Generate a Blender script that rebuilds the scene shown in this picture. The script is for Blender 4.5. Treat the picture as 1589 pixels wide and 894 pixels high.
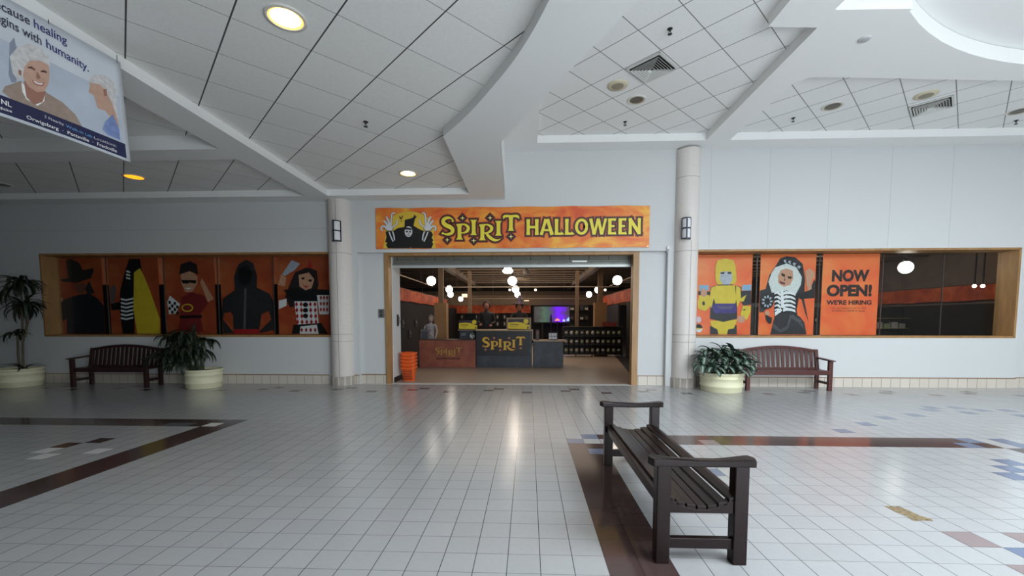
import bpy, bmesh, math, random
from mathutils import Vector, Matrix
from math import sin, cos, pi, radians
random.seed(7)
for o in list(bpy.data.objects): bpy.data.objects.remove(o, do_unlink=True)
SC = bpy.context.scene
COL = SC.collection

# ------------------------------------------------------------------ camera
FPX, PITCH, YAW, PPY, CAMH = 652.9, -0.0622, 0.0385, 536.5, 1.5
cam_d = bpy.data.cameras.new('camera'); cam = bpy.data.objects.new('camera', cam_d); COL.objects.link(cam)
cam.location = (0, 0, CAMH); cam.rotation_euler = (pi/2 + PITCH, 0, YAW)
cam_d.sensor_width = 36; cam_d.lens = FPX/1589*36; cam_d.shift_y = (PPY-447)/1589
cam_d.clip_start = .05; cam_d.clip_end = 200
SC.camera = cam
# ------------------------------------------------------------------ light
SC.view_settings.view_transform = 'Standard'; SC.view_settings.look = 'None'
SC.view_settings.gamma = 1; SC.view_settings.use_curve_mapping = False
SC.view_settings.exposure = 0.43
W = bpy.data.worlds.new('world'); SC.world = W; W.use_nodes = True
W.node_tree.nodes['Background'].inputs[0].default_value = (.80, .90, 1, 1)
W.node_tree.nodes['Background'].inputs[1].default_value = .25
def area(name, loc, rot, sx, sy, power, col):
    d = bpy.data.lights.new(name, 'AREA'); d.shape = 'RECTANGLE'; d.size = sx; d.size_y = sy
    d.energy = power; d.color = col
    o = bpy.data.objects.new(name, d); o.location = loc; o.rotation_euler = rot; COL.objects.link(o); return o
area('unseen_skylight', (8.9, 0.0, 5.39), (0, 0, 0), 6.5, 4.4, 680, (.84, .93, 1))
area('unseen_skylight', (4.9, -1.4, 5.36), (0, 0, 0), 4.0, 3.4, 640, (.86, .94, 1))  # added overhead lamp out of view; its floor bounce brightens the ceilings
area('back_fill_lamp', (4.9, -3.4, 1.4), (radians(90), 0, 0), 6.8, 2.6, 430, (.86, .94, 1))  # added fill lamp before the closed back wall, no entrance there
area('store_fill_area', (-.5, 19, 3.6), (0, 0, 0), 6, 10, 150, (1, .82, .66))  # added area lamp without a fitting, brightens the shop interior
area('store_fill_area', (-8.2, 13.6, 3.6), (0, 0, 0), 6, 2, 60, (1, .80, .62))  # added area lamp out of view, lights the paper valance from behind
area('store_fill_area', (8, 19, 3.6), (0, 0, 0), 6, 10, 90, (1, .80, .66))  # added area lamp, brightens what shows through the right window

def point(name, loc, power, col, r=.12):
    d = bpy.data.lights.new(name, 'POINT'); d.energy = power; d.color = col; d.shadow_soft_size = r
    o = bpy.data.objects.new(name, d); o.location = loc; COL.objects.link(o)
point('store_fill_point', (9.2, 13.2, 3.5), 70, (1, .84, .70)); point('store_fill_point', (-.5, 15.5, 3.2), 35, (1, .82, .66)); point('store_fill_point', (-.5, 21.5, 3.2), 40, (1, .82, .66))  # added point lamps without fittings, brighten the shop roof and walls
# ------------------------------------------------------------------ materials
def lin(c):
    r = []
    for v in c[:3]:
        v = v/255
        r.append(v/12.92 if v <= .04045 else ((v+.055)/1.055)**2.4)
    return (*r, 1)
MATS = {}
def M(name, col=(200, 200, 200), rough=.5, metal=0, var=0, vs=8, bump=0, bs=60, emit=None, es=1, spec=.5, stretch=None):
    if name in MATS: return MATS[name]
    m = bpy.data.materials.new(name); m.use_nodes = True; MATS[name] = m
    nt = m.node_tree; b = nt.nodes['Principled BSDF']
    c = lin(col); b.inputs['Base Color'].default_value = c
    b.inputs['Roughness'].default_value = rough; b.inputs['Metallic'].default_value = metal
    b.inputs['Specular IOR Level'].default_value = spec
    if var or bump:
        tc = nt.nodes.new('ShaderNodeTexCoord'); mp = nt.nodes.new('ShaderNodeMapping')
        nt.links.new(tc.outputs['Object'], mp.inputs[0])
        if stretch: mp.inputs['Scale'].default_value = stretch
    if var:
        n = nt.nodes.new('ShaderNodeTexNoise'); n.inputs['Scale'].default_value = vs; n.inputs['Detail'].default_value = 4
        nt.links.new(mp.outputs[0], n.inputs['Vector'])
        r = nt.nodes.new('ShaderNodeValToRGB')
        r.color_ramp.elements[0].position = .3; r.color_ramp.elements[1].position = .7
        r.color_ramp.elements[0].color = (*[x*(1-var) for x in c[:3]], 1)
        r.color_ramp.elements[1].color = (*[min(1, x*(1+var)) for x in c[:3]], 1)
        nt.links.new(n.outputs[0], r.inputs[0]); nt.links.new(r.outputs[0], b.inputs['Base Color'])
    if bump:
        n2 = nt.nodes.new('ShaderNodeTexNoise'); n2.inputs['Scale'].default_value = bs; n2.inputs['Detail'].default_value = 3
        nt.links.new(mp.outputs[0], n2.inputs['Vector'])
        bp = nt.nodes.new('ShaderNodeBump'); bp.inputs['Strength'].default_value = bump; bp.inputs['Distance'].default_value = .01
        nt.links.new(n2.outputs[0], bp.inputs['Height']); nt.links.new(bp.outputs[0], b.inputs['Normal'])
    if emit:
        b.inputs['Emission Color'].default_value = lin(emit); b.inputs['Emission Strength'].default_value = es
    return m
def mth(nt, op, a, b=None, c=None):
    n = nt.nodes.new('ShaderNodeMath'); n.operation = op
    for i, v in enumerate((a, b, c)):
        if v is None: continue
        if isinstance(v, (int, float)): n.inputs[i].default_value = v
        else: nt.links.new(v, n.inputs[i])
    return n.outputs[0]
def grid_mat(name, col, line, rough, ax, ay, size, wu, wv, rot=0, var=.03, bump=0, axes=('X', 'Y'), bs=80, tilevar=.03, line2=None, spec=.5):
    """square tile grid with joints; u lines half-width wu, v lines half-width wv (fractions of a tile)"""
    m = bpy.data.materials.new(name); m.use_nodes = True; MATS[name] = m
    nt = m.node_tree; b = nt.nodes['Principled BSDF']; b.inputs['Roughness'].default_value = rough
    b.inputs['Specular IOR Level'].default_value = spec
    g = nt.nodes.new('ShaderNodeNewGeometry'); s = nt.nodes.new('ShaderNodeSeparateXYZ'); nt.links.new(g.outputs['Position'], s.inputs[0])
    x = mth(nt, 'SUBTRACT', s.outputs[axes[0]], ax); y = mth(nt, 'SUBTRACT', s.outputs[axes[1]], ay)
    if rot:
        u = mth(nt, 'ADD', x, y); v = mth(nt, 'SUBTRACT', y, x); k = 1/(math.sqrt(2)*size)
    else: u, v, k = x, y, 1/size
    u = mth(nt, 'MULTIPLY', u, k); v = mth(nt, 'MULTIPLY', v, k)
    def line_mask(t, w):
        f = mth(nt, 'FRACT', mth(nt, 'ADD', t, 100.5)); d = mth(nt, 'ABSOLUTE', mth(nt, 'SUBTRACT', f, .5))
        return mth(nt, 'LESS_THAN', d, w)
    lu, lv = line_mask(u, wu), line_mask(v, wv)
    cb = nt.nodes.new('ShaderNodeCombineXYZ')
    nt.links.new(mth(nt, 'FLOOR', u), cb.inputs[0]); nt.links.new(mth(nt, 'FLOOR', v), cb.inputs[1])
    wn = nt.nodes.new('ShaderNodeTexWhiteNoise'); wn.noise_dimensions = '2D'; nt.links.new(cb.outputs[0], wn.inputs['Vector'])
    nz = nt.nodes.new('ShaderNodeTexNoise'); nz.inputs['Scale'].default_value = 26; nz.inputs['Detail'].default_value = 6
    nt.links.new(g.outputs['Position'], nz.inputs['Vector'])
    f = mth(nt, 'ADD', mth(nt, 'MULTIPLY', mth(nt, 'SUBTRACT', wn.outputs['Value'], .5), 2*tilevar), mth(nt, 'MULTIPLY', mth(nt, 'SUBTRACT', nz.outputs[0], .5), 2*var))
    f = mth(nt, 'ADD', f, 1)
    vm = nt.nodes.new('ShaderNodeVectorMath'); vm.operation = 'SCALE'; vm.inputs[0].default_value = lin(col)[:3]; nt.links.new(f, vm.inputs['Scale'])
    mx = nt.nodes.new('ShaderNodeMix'); mx.data_type = 'RGBA'; nt.links.new(lv, mx.inputs['Factor'])
    nt.links.new(vm.outputs[0], mx.inputs[6]); mx.inputs[7].default_value = lin(line2 or line)
    mx2 = nt.nodes.new('ShaderNodeMix'); mx2.data_type = 'RGBA'; nt.links.new(lu, mx2.inputs['Factor'])
    nt.links.new(mx.outputs[2], mx2.inputs[6]); mx2.inputs[7].default_value = lin(line)
    nt.links.new(mx2.outputs[2], b.inputs['Base Color'])
    if bump:
        n2 = nt.nodes.new('ShaderNodeTexNoise'); n2.inputs['Scale'].default_value = bs; n2.inputs['Detail'].default_value = 2
        nt.links.new(g.outputs['Position'], n2.inputs['Vector'])
        bp = nt.nodes.new('ShaderNodeBump'); bp.inputs['Strength'].default_value = bump; bp.inputs['Distance'].default_value = .008
        nt.links.new(n2.outputs[0], bp.inputs['Height']); nt.links.new(bp.outputs[0], b.inputs['Normal'])
    return m
def ramp_mat(name, stops, scale=2.0, rough=.45, detail=6, dist=.6, spec=.4, stretch=(1, 1, 1)):
    m = bpy.data.materials.new(name); m.use_nodes = True; MATS[name] = m
    nt = m.node_tree; b = nt.nodes['Principled BSDF']; b.inputs['Roughness'].default_value = rough; b.inputs['Specular IOR Level'].default_value = spec
    tc = nt.nodes.new('ShaderNodeTexCoord'); mp = nt.nodes.new('ShaderNodeMapping'); mp.inputs['Scale'].default_value = stretch
    n = nt.nodes.new('ShaderNodeTexNoise'); n.inputs['Scale'].default_value = scale; n.inputs['Detail'].default_value = detail; n.inputs['Distortion'].default_value = dist
    nt.links.new(tc.outputs['Object'], mp.inputs[0]); nt.links.new(mp.outputs[0], n.inputs['Vector'])
    r = nt.nodes.new('ShaderNodeValToRGB'); cr = r.color_ramp
    while len(cr.elements) < len(stops): cr.elements.new(.5)
    for e, (p, c) in zip(cr.elements, stops): e.position = p; e.color = lin(c)
    nt.links.new(n.outputs[0], r.inputs[0]); nt.links.new(r.outputs[0], b.inputs['Base Color'])
    return m

# ------------------------------------------------------------------ geometry helpers
OFF = {}
class MB:
    def __init__(s): s.v = []; s.f = []; s.mi = []; s.mats = []; s.sm = []
    def mat(s, m):
        if m not in s.mats: s.mats.append(m)
        return s.mats.index(m)
    def add(s, vs, fs, m, smooth=False):
        k = len(s.v); s.v += [tuple(p) for p in vs]; i = s.mat(m)
        for f in fs: s.f.append([k+a for a in f]); s.mi.append(i); s.sm.append(smooth)
    def box(s, x0, x1, y0, y1, z0, z1, m, T=None):
        P = [(x, y, z) for z in (z0, z1) for y in (y0, y1) for x in (x0, x1)]
        if T: P = [T @ Vector(p) for p in P]
        s.add(P, [(0, 2, 3, 1), (4, 5, 7, 6), (0, 1, 5, 4), (2, 6, 7, 3), (0, 4, 6, 2), (1, 3, 7, 5)], m)
    def prism(s, poly, h0, h1, m, ax='Z', smooth=False):
        """poly 2-D; extruded along ax (Z: xy poly, Y: xz poly, X: yz poly)"""
        def P(a, b, h): return {'Z': (a, b, h), 'Y': (a, h, b), 'X': (h, a, b)}[ax]
        n = len(poly); vs = [P(a, b, h0) for a, b in poly]+[P(a, b, h1) for a, b in poly]
        fs = [tuple(range(n))[::-1], tuple(range(n, 2*n))]
        s.add(vs, fs, m)
        k = len(s.v)-2*n; i = s.mat(m)
        for a in range(n):
            b = (a+1) % n; s.f.append([k+a, k+b, k+n+b, k+n+a]); s.mi.append(i); s.sm.append(smooth)
    def tube(s, pts, r, m, n=8, cap=True, smooth=True):
        pts = [Vector(p) for p in pts]; R = r if isinstance(r, (list, tuple)) else [r]*len(pts)
        vs = []; fs = []; prev = None
        for i, p in enumerate(pts):
            d = (pts[min(i+1, len(pts)-1)]-pts[max(i-1, 0)]).normalized()
            if prev is None:
                up = Vector((0, 0, 1)) if abs(d.z) < .9 else Vector((1, 0, 0)); a = d.cross(up).normalized()
            else: a = (prev - d*prev.dot(d)).normalized()
            prev = a; b = d.cross(a)
            for k in range(n): t = 2*pi*k/n; vs.append(p+(a*cos(t)+b*sin(t))*R[i])
        for i in range(len(pts)-1):
            for k in range(n): q = (k+1) % n; fs.append((i*n+k, i*n+q, (i+1)*n+q, (i+1)*n+k))
        s.add(vs, fs, m, smooth)
        if cap: s.add(vs[:n], [tuple(range(n))[::-1]], m); s.add(vs[-n:], [tuple(range(n))], m)
    def lathe(s, prof, m, n=32, c=(0, 0, 0), smooth=True, a0=0, a1=2*pi, caps=True, axis='Z'):
        full = abs(a1-a0-2*pi) < 1e-6; N = n if full else n+1; vs = []; fs = []
        for r, z in prof:
            for k in range(N):
                t = a0+(a1-a0)*k/n
                vs.append((c[0]+r*cos(t), c[1]+r*sin(t), c[2]+z))
        for i in range(len(prof)-1):
            for k in range(n):
                q = (k+1) % N; fs.append((i*N+k, i*N+q, (i+1)*N+q, (i+1)*N+k))
        s.add(vs, fs, m, smooth)
        if caps and full:
            if prof[0][0] > 1e-6: s.add(vs[:N], [tuple(range(N))[::-1]], m)
            if prof[-1][0] > 1e-6: s.add(vs[-N:], [tuple(range(N))], m)
    def sphere(s, c, r, m, n=16, k=10, sc=(1, 1, 1)):
        vs = []; fs = []
        for i in range(k+1):
            t = pi*i/k
            for j in range(n): p = 2*pi*j/n; vs.append((c[0]+r*sc[0]*sin(t)*cos(p), c[1]+r*sc[1]*sin(t)*sin(p), c[2]+r*sc[2]*cos(t)))
        for i in range(k):
            for j in range(n): q = (j+1) % n; fs.append((i*n+j, (i+1)*n+j, (i+1)*n+q, i*n+q))
        s.add(vs, fs, m, True)
    def poly(s, pts, m): s.add(pts, [tuple(range(len(pts)))], m)
    def build(s, name, parent=None, bevel=0, loc=None):
        me = bpy.data.meshes.new(name)
        off = Vector(loc) if loc is not None else OFF.get(parent.name, Vector((0, 0, 0))) if parent is not None else Vector((0, 0, 0))
        me.from_pydata([Vector(p)-off for p in s.v], [], s.f)
        for m in s.mats: me.materials.append(m)
        me.polygons.foreach_set('material_index', s.mi); me.polygons.foreach_set('use_smooth', s.sm); me.update()
        o = bpy.data.objects.new(name, me); COL.objects.link(o)
        if parent is not None: o.parent = parent
        elif loc is not None: o.location = off
        OFF[o.name] = off
        if bevel:
            b = o.modifiers.new('bevel', 'BEVEL'); b.width = bevel; b.segments = 2; b.limit_method = 'ANGLE'; b.angle_limit = radians(40)
        return o
def tag(o, label, cat, group=None):
    o['label'] = label; o['category'] = cat
    if group: o['group'] = group
    return o
def thing(name, label, cat, loc=(0, 0, 0), group=None):
    """an Empty at the thing's base; parts are given in world coordinates"""
    o = bpy.data.objects.new(name, None); COL.objects.link(o); o.location = loc; o.empty_display_size = .1; OFF[o.name] = Vector(loc)
    return tag(o, label, cat, group)
def struct(o): o['kind'] = 'structure'; return o
def dup(root, loc, rz=0, label=None, group=None):
    r = root.copy(); COL.objects.link(r); r.location = loc; r.rotation_euler = (0, 0, rz)
    if label: r['label'] = label
    if group: r['group'] = group
    for ch in list(root.children):
        c = ch.copy(); COL.objects.link(c); c.parent = r
        for g in list(ch.children):
            d = g.copy(); COL.objects.link(d); d.parent = c
    return r
def plate(name, outer, holes, thick, m, place):
    """filled 2-D outline with holes, extruded; place(a,b,h)->xyz"""
    cu = bpy.data.curves.new(name, 'CURVE'); cu.dimensions = '2D'; cu.fill_mode = 'BOTH'; cu.extrude = .5
    for poly in [outer]+holes:
        sp = cu.splines.new('POLY'); sp.points.add(len(poly)-1); sp.use_cyclic_u = True
        for p, q in zip(sp.points, poly): p.co = (q[0], q[1], 0, 1)
    ob = bpy.data.objects.new(name, cu); me = bpy.data.meshes.new_from_object(ob)
    bpy.data.objects.remove(ob); bpy.data.curves.remove(cu)
    for v in me.vertices: v.co = place(v.co.x, v.co.y, (v.co.z+.5)*thick)
    bm = bmesh.new(); bm.from_mesh(me); bmesh.ops.remove_doubles(bm, verts=bm.verts, dist=1e-4)
    bmesh.ops.recalc_face_normals(bm, faces=bm.faces); bm.to_mesh(me); bm.free()
    for p in me.polygons: p.use_smooth = False
    me.materials.clear(); me.materials.append(m); me.name = name
    o = bpy.data.objects.new(name, me); COL.objects.link(o); return o
# pinhole ray of the survey camera: a printed point on a flat poster is found on that poster's own plane
_f = Vector((-sin(YAW)*cos(PITCH), cos(YAW)*cos(PITCH), sin(PITCH))); _r = Vector((cos(YAW), sin(YAW), 0)); _u = _r.cross(_f)
def on_y(px, Y):
    d = _f+_r*((px[0]-794.5)/FPX)+_u*((PPY-px[1])/FPX); t = Y/d.y
    return d.x*t, CAMH+d.z*t
def text_geo(txt, size=1, bold=0, align='LEFT', space=1, shear=0):
    cu = bpy.data.curves.new('text', 'FONT'); cu.body = txt; cu.size = size; cu.align_x = align; cu.offset = bold; cu.space_character = space; cu.fill_mode = 'FRONT'; cu.resolution_u = 4; cu.shear = shear
    ob = bpy.data.objects.new('text', cu); me = bpy.data.meshes.new_from_object(ob)
    v = [(p.co.x, p.co.y) for p in me.vertices]; f = [tuple(p.vertices) for p in me.polygons]
    bpy.data.objects.remove(ob); bpy.data.curves.remove(cu); bpy.data.meshes.remove(me)
    return v, f
def put_text(mb, txt, m, place, size=1, bold=0, align='LEFT', space=1, width=None):
    v, f = text_geo(txt, size, bold, align, space)
    if width and v:
        w = max(p[0] for p in v)-min(p[0] for p in v); k = width/w; v = [(p[0]*k, p[1]) for p in v]
    mb.add([place(*p) for p in v], f, m)
def spline(pts, n=8):
    """Catmull-Rom through (x,y,w..) tuples"""
    out = []; P = [pts[0]]+list(pts)+[pts[-1]]
    for i in range(1, len(P)-2):
        for k in range(n):
            t = k/n; a = []
            for c in range(len(pts[0])):
                p0, p1, p2, p3 = P[i-1][c], P[i][c], P[i+1][c], P[i+2][c]
                a.append(.5*(2*p1+(p2-p0)*t+(2*p0-5*p1+4*p2-p3)*t*t+(3*p1-p0-3*p2+p3)*t**3))
            out.append(tuple(a))
    out.append(tuple(pts[-1])); return out
RC = [0]
def ribbon(mb, pts, m, place, grow=0, ext=0):
    """flat stroke of varying width; pts (x,y,w)"""
    P = [list(p) for p in pts]
    if grow:
        for a, b in ((0, 1), (-1, -2)):
            dx, dy = P[a][0]-P[b][0], P[a][1]-P[b][1]; l = math.hypot(dx, dy) or 1
            P[a][0] += dx/l*grow; P[a][1] += dy/l*grow
    vs = []; n = len(P)
    for i in range(n):
        a, b = P[max(i-1, 0)], P[min(i+1, n-1)]; dx, dy = b[0]-a[0], b[1]-a[1]; l = math.hypot(dx, dy) or 1
        w = P[i][2]/2+grow; vs += [(P[i][0]-dy/l*w, P[i][1]+dx/l*w), (P[i][0]+dy/l*w, P[i][1]-dx/l*w)]
    RC[0] = (RC[0]+1) % 13
    mb.add([(q[0], q[1]-RC[0]*2.5e-5, q[2]) for q in (place(*p) for p in vs)], [(2*i, 2*i+1, 2*i+3, 2*i+2) for i in range(n-1)], m)
def ell(cx, cy, rx, ry, rot=0, n=20, a0=0, a1=2*pi):
    k = n if a1-a0 >= 2*pi-1e-6 else n+1
    return [(cx+rx*cos(t)*cos(rot)-ry*sin(t)*sin(rot), cy+rx*cos(t)*sin(rot)+ry*sin(t)*cos(rot)) for t in [a0+(a1-a0)*i/n for i in range(k)]]

# ------------------------------------------------------------------ shared materials
wall_m = M('wall_paint', (203, 205, 205), .75, bump=.12, bs=35)
soffit_m = M('soffit_paint', (238, 239, 238), .8)
oak = M('oak_trim', (160, 122, 78), .45, var=.18, vs=9, stretch=(1, 1, .2))
S, X0, Y0 = .2032, .0778, 3.8228
floor_m = grid_mat('floor_tile', (169, 170, 171), (72, 74, 76), .2, X0, Y0, S, .0125, .010, var=.05, tilevar=.03, line2=(112, 114, 114))
fl_brown = grid_mat('floor_tile_brown', (74, 58, 56), (52, 44, 44), .12, X0, Y0, S, .010, .010, var=.15, tilevar=.06)
fl_mauve = grid_mat('floor_tile_mauve', (138, 124, 124), (72, 70, 72), .2, X0, Y0, S, .010, .010, var=.06)
fl_blue = grid_mat('floor_tile_blue', (104, 116, 142), (70, 74, 80), .15, X0, Y0, S, .010, .010, var=.06)
fl_slate = grid_mat('floor_tile_slate', (96, 96, 102), (70, 74, 80), .2, X0, Y0, S, .010, .010, var=.06)
fl_white = grid_mat('floor_tile_white', (222, 222, 220), (112, 114, 114), .2, X0, Y0, S, .0125, .012, var=.03)
base_tile = grid_mat('baseboard_tile', (206, 198, 186), (120, 114, 106), .3, X0, 0.0, S, .02, 0, axes=('X', 'Z'), var=.04)
tile_left = grid_mat('ceiling_tile_left', (240, 240, 237), (70, 70, 69), .9, -.758, 3.985, .712, .010, .0045, rot=1, var=.06, bump=.35, bs=55, line2=(96, 96, 94), tilevar=.015)  # lines one way painted wider and darker, as shadow at the tile edges
tile_mid = grid_mat('ceiling_tile_middle', (236, 237, 236), (120, 120, 116), .9, 1.459, 5.922, .612, .011, .010, rot=1, var=.05, bump=.3, bs=55, tilevar=.02)
tile_right = grid_mat('ceiling_tile_right', (236, 237, 236), (120, 120, 116), .9, 5.925, 8.944, .612, .011, .010, rot=1, var=.05, bump=.3, bs=55, tilevar=.02)
black_m = M('black_matte', (22, 21, 22), .6)
glass_m = bpy.data.materials.new('window_glass'); glass_m.use_nodes = True
nt = glass_m.node_tree; nt.nodes.clear()
_o = nt.nodes.new('ShaderNodeOutputMaterial'); _x = nt.nodes.new('ShaderNodeMixShader'); _t = nt.nodes.new('ShaderNodeBsdfTransparent'); _g = nt.nodes.new('ShaderNodeBsdfGlossy'); _fr = nt.nodes.new('ShaderNodeFresnel')
_t.inputs[0].default_value = (.92, .94, .94, 1); _g.inputs['Roughness'].default_value = .01; _fr.inputs[0].default_value = 1.45
_gm = nt.nodes.new('ShaderNodeNewGeometry'); _m1 = nt.nodes.new('ShaderNodeMath'); _m1.operation = 'SUBTRACT'; _m1.inputs[0].default_value = 1; nt.links.new(_gm.outputs['Backfacing'], _m1.inputs[1])
_m2 = nt.nodes.new('ShaderNodeMath'); _m2.operation = 'MULTIPLY'; nt.links.new(_fr.outputs[0], _m2.inputs[0]); nt.links.new(_m1.outputs[0], _m2.inputs[1]); nt.links.new(_m2.outputs[0], _x.inputs[0]); nt.links.new(_t.outputs[0], _x.inputs[1]); nt.links.new(_g.outputs[0], _x.inputs[2]); nt.links.new(_x.outputs[0], _o.inputs[0])

# ------------------------------------------------------------------ the setting: floor
YW, YR = 9.55, 9.67            # face of the main wall, face of the recessed shopfront wall
mb = MB()
mb.add([(-15, -3.5, 0), (14, -3.5, 0), (14, 9.74, 0), (-15, 9.74, 0)], [(0, 1, 2, 3)], floor_m)
def tiles(c0, c1, r0, r1, m, lift=.0006):
    x0, x1, y0, y1 = X0+c0*S, X0+c1*S, Y0+r0*S, Y0+r1*S
    mb.add([(x0, y0, lift), (x1, y0, lift), (x1, y1, lift), (x0, y1, lift)], [(0, 1, 2, 3)], m)
for k in range(-7, 8):                       # accent tiles along the shop wall: a single, then a stepped pair
    tiles(-1+8*k, 8*k, 23, 24, fl_slate if k < 3 else fl_mauve)
    tiles(3+8*k, 4+8*k, 24, 25, fl_slate); tiles(4+8*k, 5+8*k, 25, 26, fl_slate)
tiles(2, 4, -30, 6, fl_brown); tiles(2, 3, 6, 7, fl_blue, .0012); tiles(3, 4, 7, 8, fl_blue, .0012); tiles(3, 4, 4, 5, fl_blue, .0012); tiles(4, 5, 7, 8, fl_brown)
tiles(4, 5, 5, 6, fl_brown)
tiles(5, 27, 6, 8, fl_brown); tiles(25, 26, 6, 7, fl_blue, .0012); tiles(26, 27, 7, 8, fl_blue, .0012); tiles(7, 8, 7, 8, fl_mauve, .0012); tiles(10, 11, 6, 7, fl_mauve, .0012)
tiles(27, 29, -30, 6, fl_brown); tiles(28, 29, 6, 8, fl_blue); tiles(27, 28, 4, 5, fl_blue, .0012)
for c, r in ((20, 9), (23, 11), (26, 13), (29, 14), (32, 16), (34, 15), (35, 17), (36, 16), (37, 14), (38, 16), (33, 17)): tiles(c, c+1, r, r+1, fl_blue)
for c, r, m in ((23, 2, fl_blue), (22, 1, fl_blue), (24, 3, fl_blue), (8, 1, fl_blue), (14, -5, fl_mauve), (16, -5, fl_mauve), (15, -6, fl_blue), (14, -7, fl_mauve), (16, -7, fl_mauve)): tiles(c, c+1, r, r+1, m)
tiles(-23, -21, -30, 10, fl_brown); tiles(-60, -21, 9, 11, fl_brown, .0009); tiles(-23, -22, 9, 10, fl_white, .0014); tiles(-22, -21, 10, 11, fl_slate, .0014); tiles(-26, -24, 9, 10, fl_slate, .0014)
for c, r, m in ((-28, 4, fl_brown), (-27, 5, fl_brown), (-27, 2, fl_white), (-25, 3, fl_white), (-28, 3, fl_white)): tiles(c, c+1, r, r+1, m)
patch_m = M('bare_mortar', (128, 112, 84), .9, var=.45, vs=40, bump=.6)
px = [(2.87, 3.415), (2.985, 3.41), (2.995, 3.33), (3.0, 3.25), (3.035, 3.20), (3.02, 3.165), (2.95, 3.17), (2.875, 3.16), (2.885, 3.25), (2.865, 3.31)]
mb.add([(x, y, .0015) for x, y in px], [tuple(range(len(px)))[::-1]], patch_m)
struct(mb.build('floor'))
mb = MB()
sf = M('store_vinyl_floor', (168, 152, 136), .35, var=.12, vs=14, stretch=(1, 5, 1)); sd = M('store_dark_carpet', (30, 27, 27), .8)
mb.add([(-13, 9.74, 0), (13, 9.74, 0), (13, 27.3, 0), (-13, 27.3, 0)], [(0, 1, 2, 3)], sf)
mb.add([(2.62, 10.2, .002), (13, 10.2, .002), (13, 27, .002), (4.85, 27, .002)], [(0, 1, 2, 3)], sd)
mb.add([(-13, 10.4, .002), (-3.1, 10.4, .002), (-3.6, 14.2, .002), (-4.4, 27, .002), (-13, 27, .002)], [(0, 1, 2, 3)], sd)
struct(mb.build('floor_store'))

# ------------------------------------------------------------------ walls
WLx0, WLx1, WRx0, WRx1, WZ0, WZ1 = -11.42, -4.555, 3.735, 10.525, 1.14, 2.995
RX0, RX1, RZ = -3.90, 3.09, 3.02
def wy(y): return lambda a, b, h: (a, y+h, b)
def rect(x0, x1, z0, z1): return [(x0, z0), (x1, z0), (x1, z1), (x0, z1)]
struct(plate('wall_front', rect(-15, 14, 0, 5.4), [rect(WLx0-.02, WLx1+.02, WZ0-.02, WZ1+.02), rect(RX0, RX1, .0005, RZ), rect(WRx0-.02, WRx1+.02, WZ0-.02, WZ1+.02), rect(10.63, 13.6, .0005, RZ)], .12, wall_m, wy(YW)))
struct(plate('wall_shopfront', rect(-4.1, 3.3, 0, 3.2), [rect(-3.22, 2.42, .0005, 2.96)], .13, wall_m, wy(YR)))
mb = MB(); mb.box(10.6, 13.9, YR, YR+.1, 0, 3.1, wall_m); struct(mb.build('wall_right_recess'))
mb = MB(); jm = M('wall_joint', (186, 189, 190), .8)                       # butt joints of the wall boards
for x in (3.97, 5.23, 6.50, 7.78, 9.05): mb.box(x, x+.010, YW-.0015, YW, 3.06, 5.2, jm)
mb.box(-14.9, -4.55, YW-.0015, YW, 3.56, 3.572, jm)
struct(mb.build('trim_2'))
mb = MB()
for x0, x1 in ((-14.9, -4.62), (-4.02, RX0), (3.8, 10.63)): mb.box(x0, x1, YW-.012, YW, 0, .203, base_tile)
struct(mb.build('baseboard_front'))
mb = MB()
for x0, x1 in ((RX0, -3.30), (2.5, RX1), (10.64, 13)): mb.box(x0, x1, YR-.012, YR, 0, .203, base_tile)
struct(mb.build('baseboard_shopfront'))
mb = MB(); cap_m = M('baseboard_cap', (150, 118, 92), .4)
for x0, x1, y in ((-14.9, -4.62, YW), (-4.02, RX0, YW), (3.8, 10.63, YW), (RX0, -3.30, YR), (2.5, RX1, YR), (10.64, 13, YR)): mb.box(x0, x1, y-.018, y, .203, .222, cap_m)
struct(mb.build('trim_1'))
# unseen side wall far left, coloured dark to cut bounced light
mb = MB(); mb.box(-15.1, -15, -3.5, 9.7, 0, 4.4, M('unseen_left_dark', (44, 40, 37), .7)); struct(mb.build('wall_left'))
mb = MB(); mb.box(14, 14.1, -3.5, 9.7, 0, 5.5, M('unseen_right_grey', (120, 118, 114), .7)); struct(mb.build('wall_right'))  # unseen wall, coloured darker to dim its reflection in the window
mb = MB(); mb.box(-15, 14, -3.6, -3.5, 0, 5.7, M('unseen_back_dark', (96, 92, 88), .7)); struct(mb.build('wall_back'))  # unseen wall added against window glare, coloured dark to lower the fill
# oak lining of the two display windows
YG = 9.86
for nm, a, b in (('window_1', WLx0, WLx1), ('window_2', WRx0, WRx1)):
    mb = MB(); t = .045
    y0, y1 = YW-.012, YG+.10
    mb.box(a-.02, b+.02, y0, y1, WZ1, WZ1+t, oak); mb.box(a-.02, b+.02, y0, y1, WZ0-t, WZ0, oak)
    mb.box(a-t, a, y0, y1, WZ0-t, WZ1+t, oak); mb.box(b, b+t, y0, y1, WZ0-t, WZ1+t, oak)
    w = struct(mb.build(nm, bevel=.004))
    n = 6; step = (b-a)/n
    edge = ([a+.02]+[-10.18, -8.75, -7.42, -6.06]+[b-.02]) if nm == 'window_1' else ([a+.02]+[5.19, 6.57, 7.96, 9.27, 10.505])
    for i in range(len(edge)-1):
        g = MB(); g.box(edge[i]+.004, edge[i+1]-.004, YG-.004, YG+.004, WZ0, WZ1, glass_m); struct(g.build('glass_pane', parent=w))
    al = M('mullion_metal', (92, 90, 88), .35, .6)
    for i in range(1, len(edge)-1):
        g = MB(); g.box(edge[i]-.006, edge[i]+.006, YG-.012, YG+.012, WZ0, WZ1, al); struct(g.build('mullion', parent=w))
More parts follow.
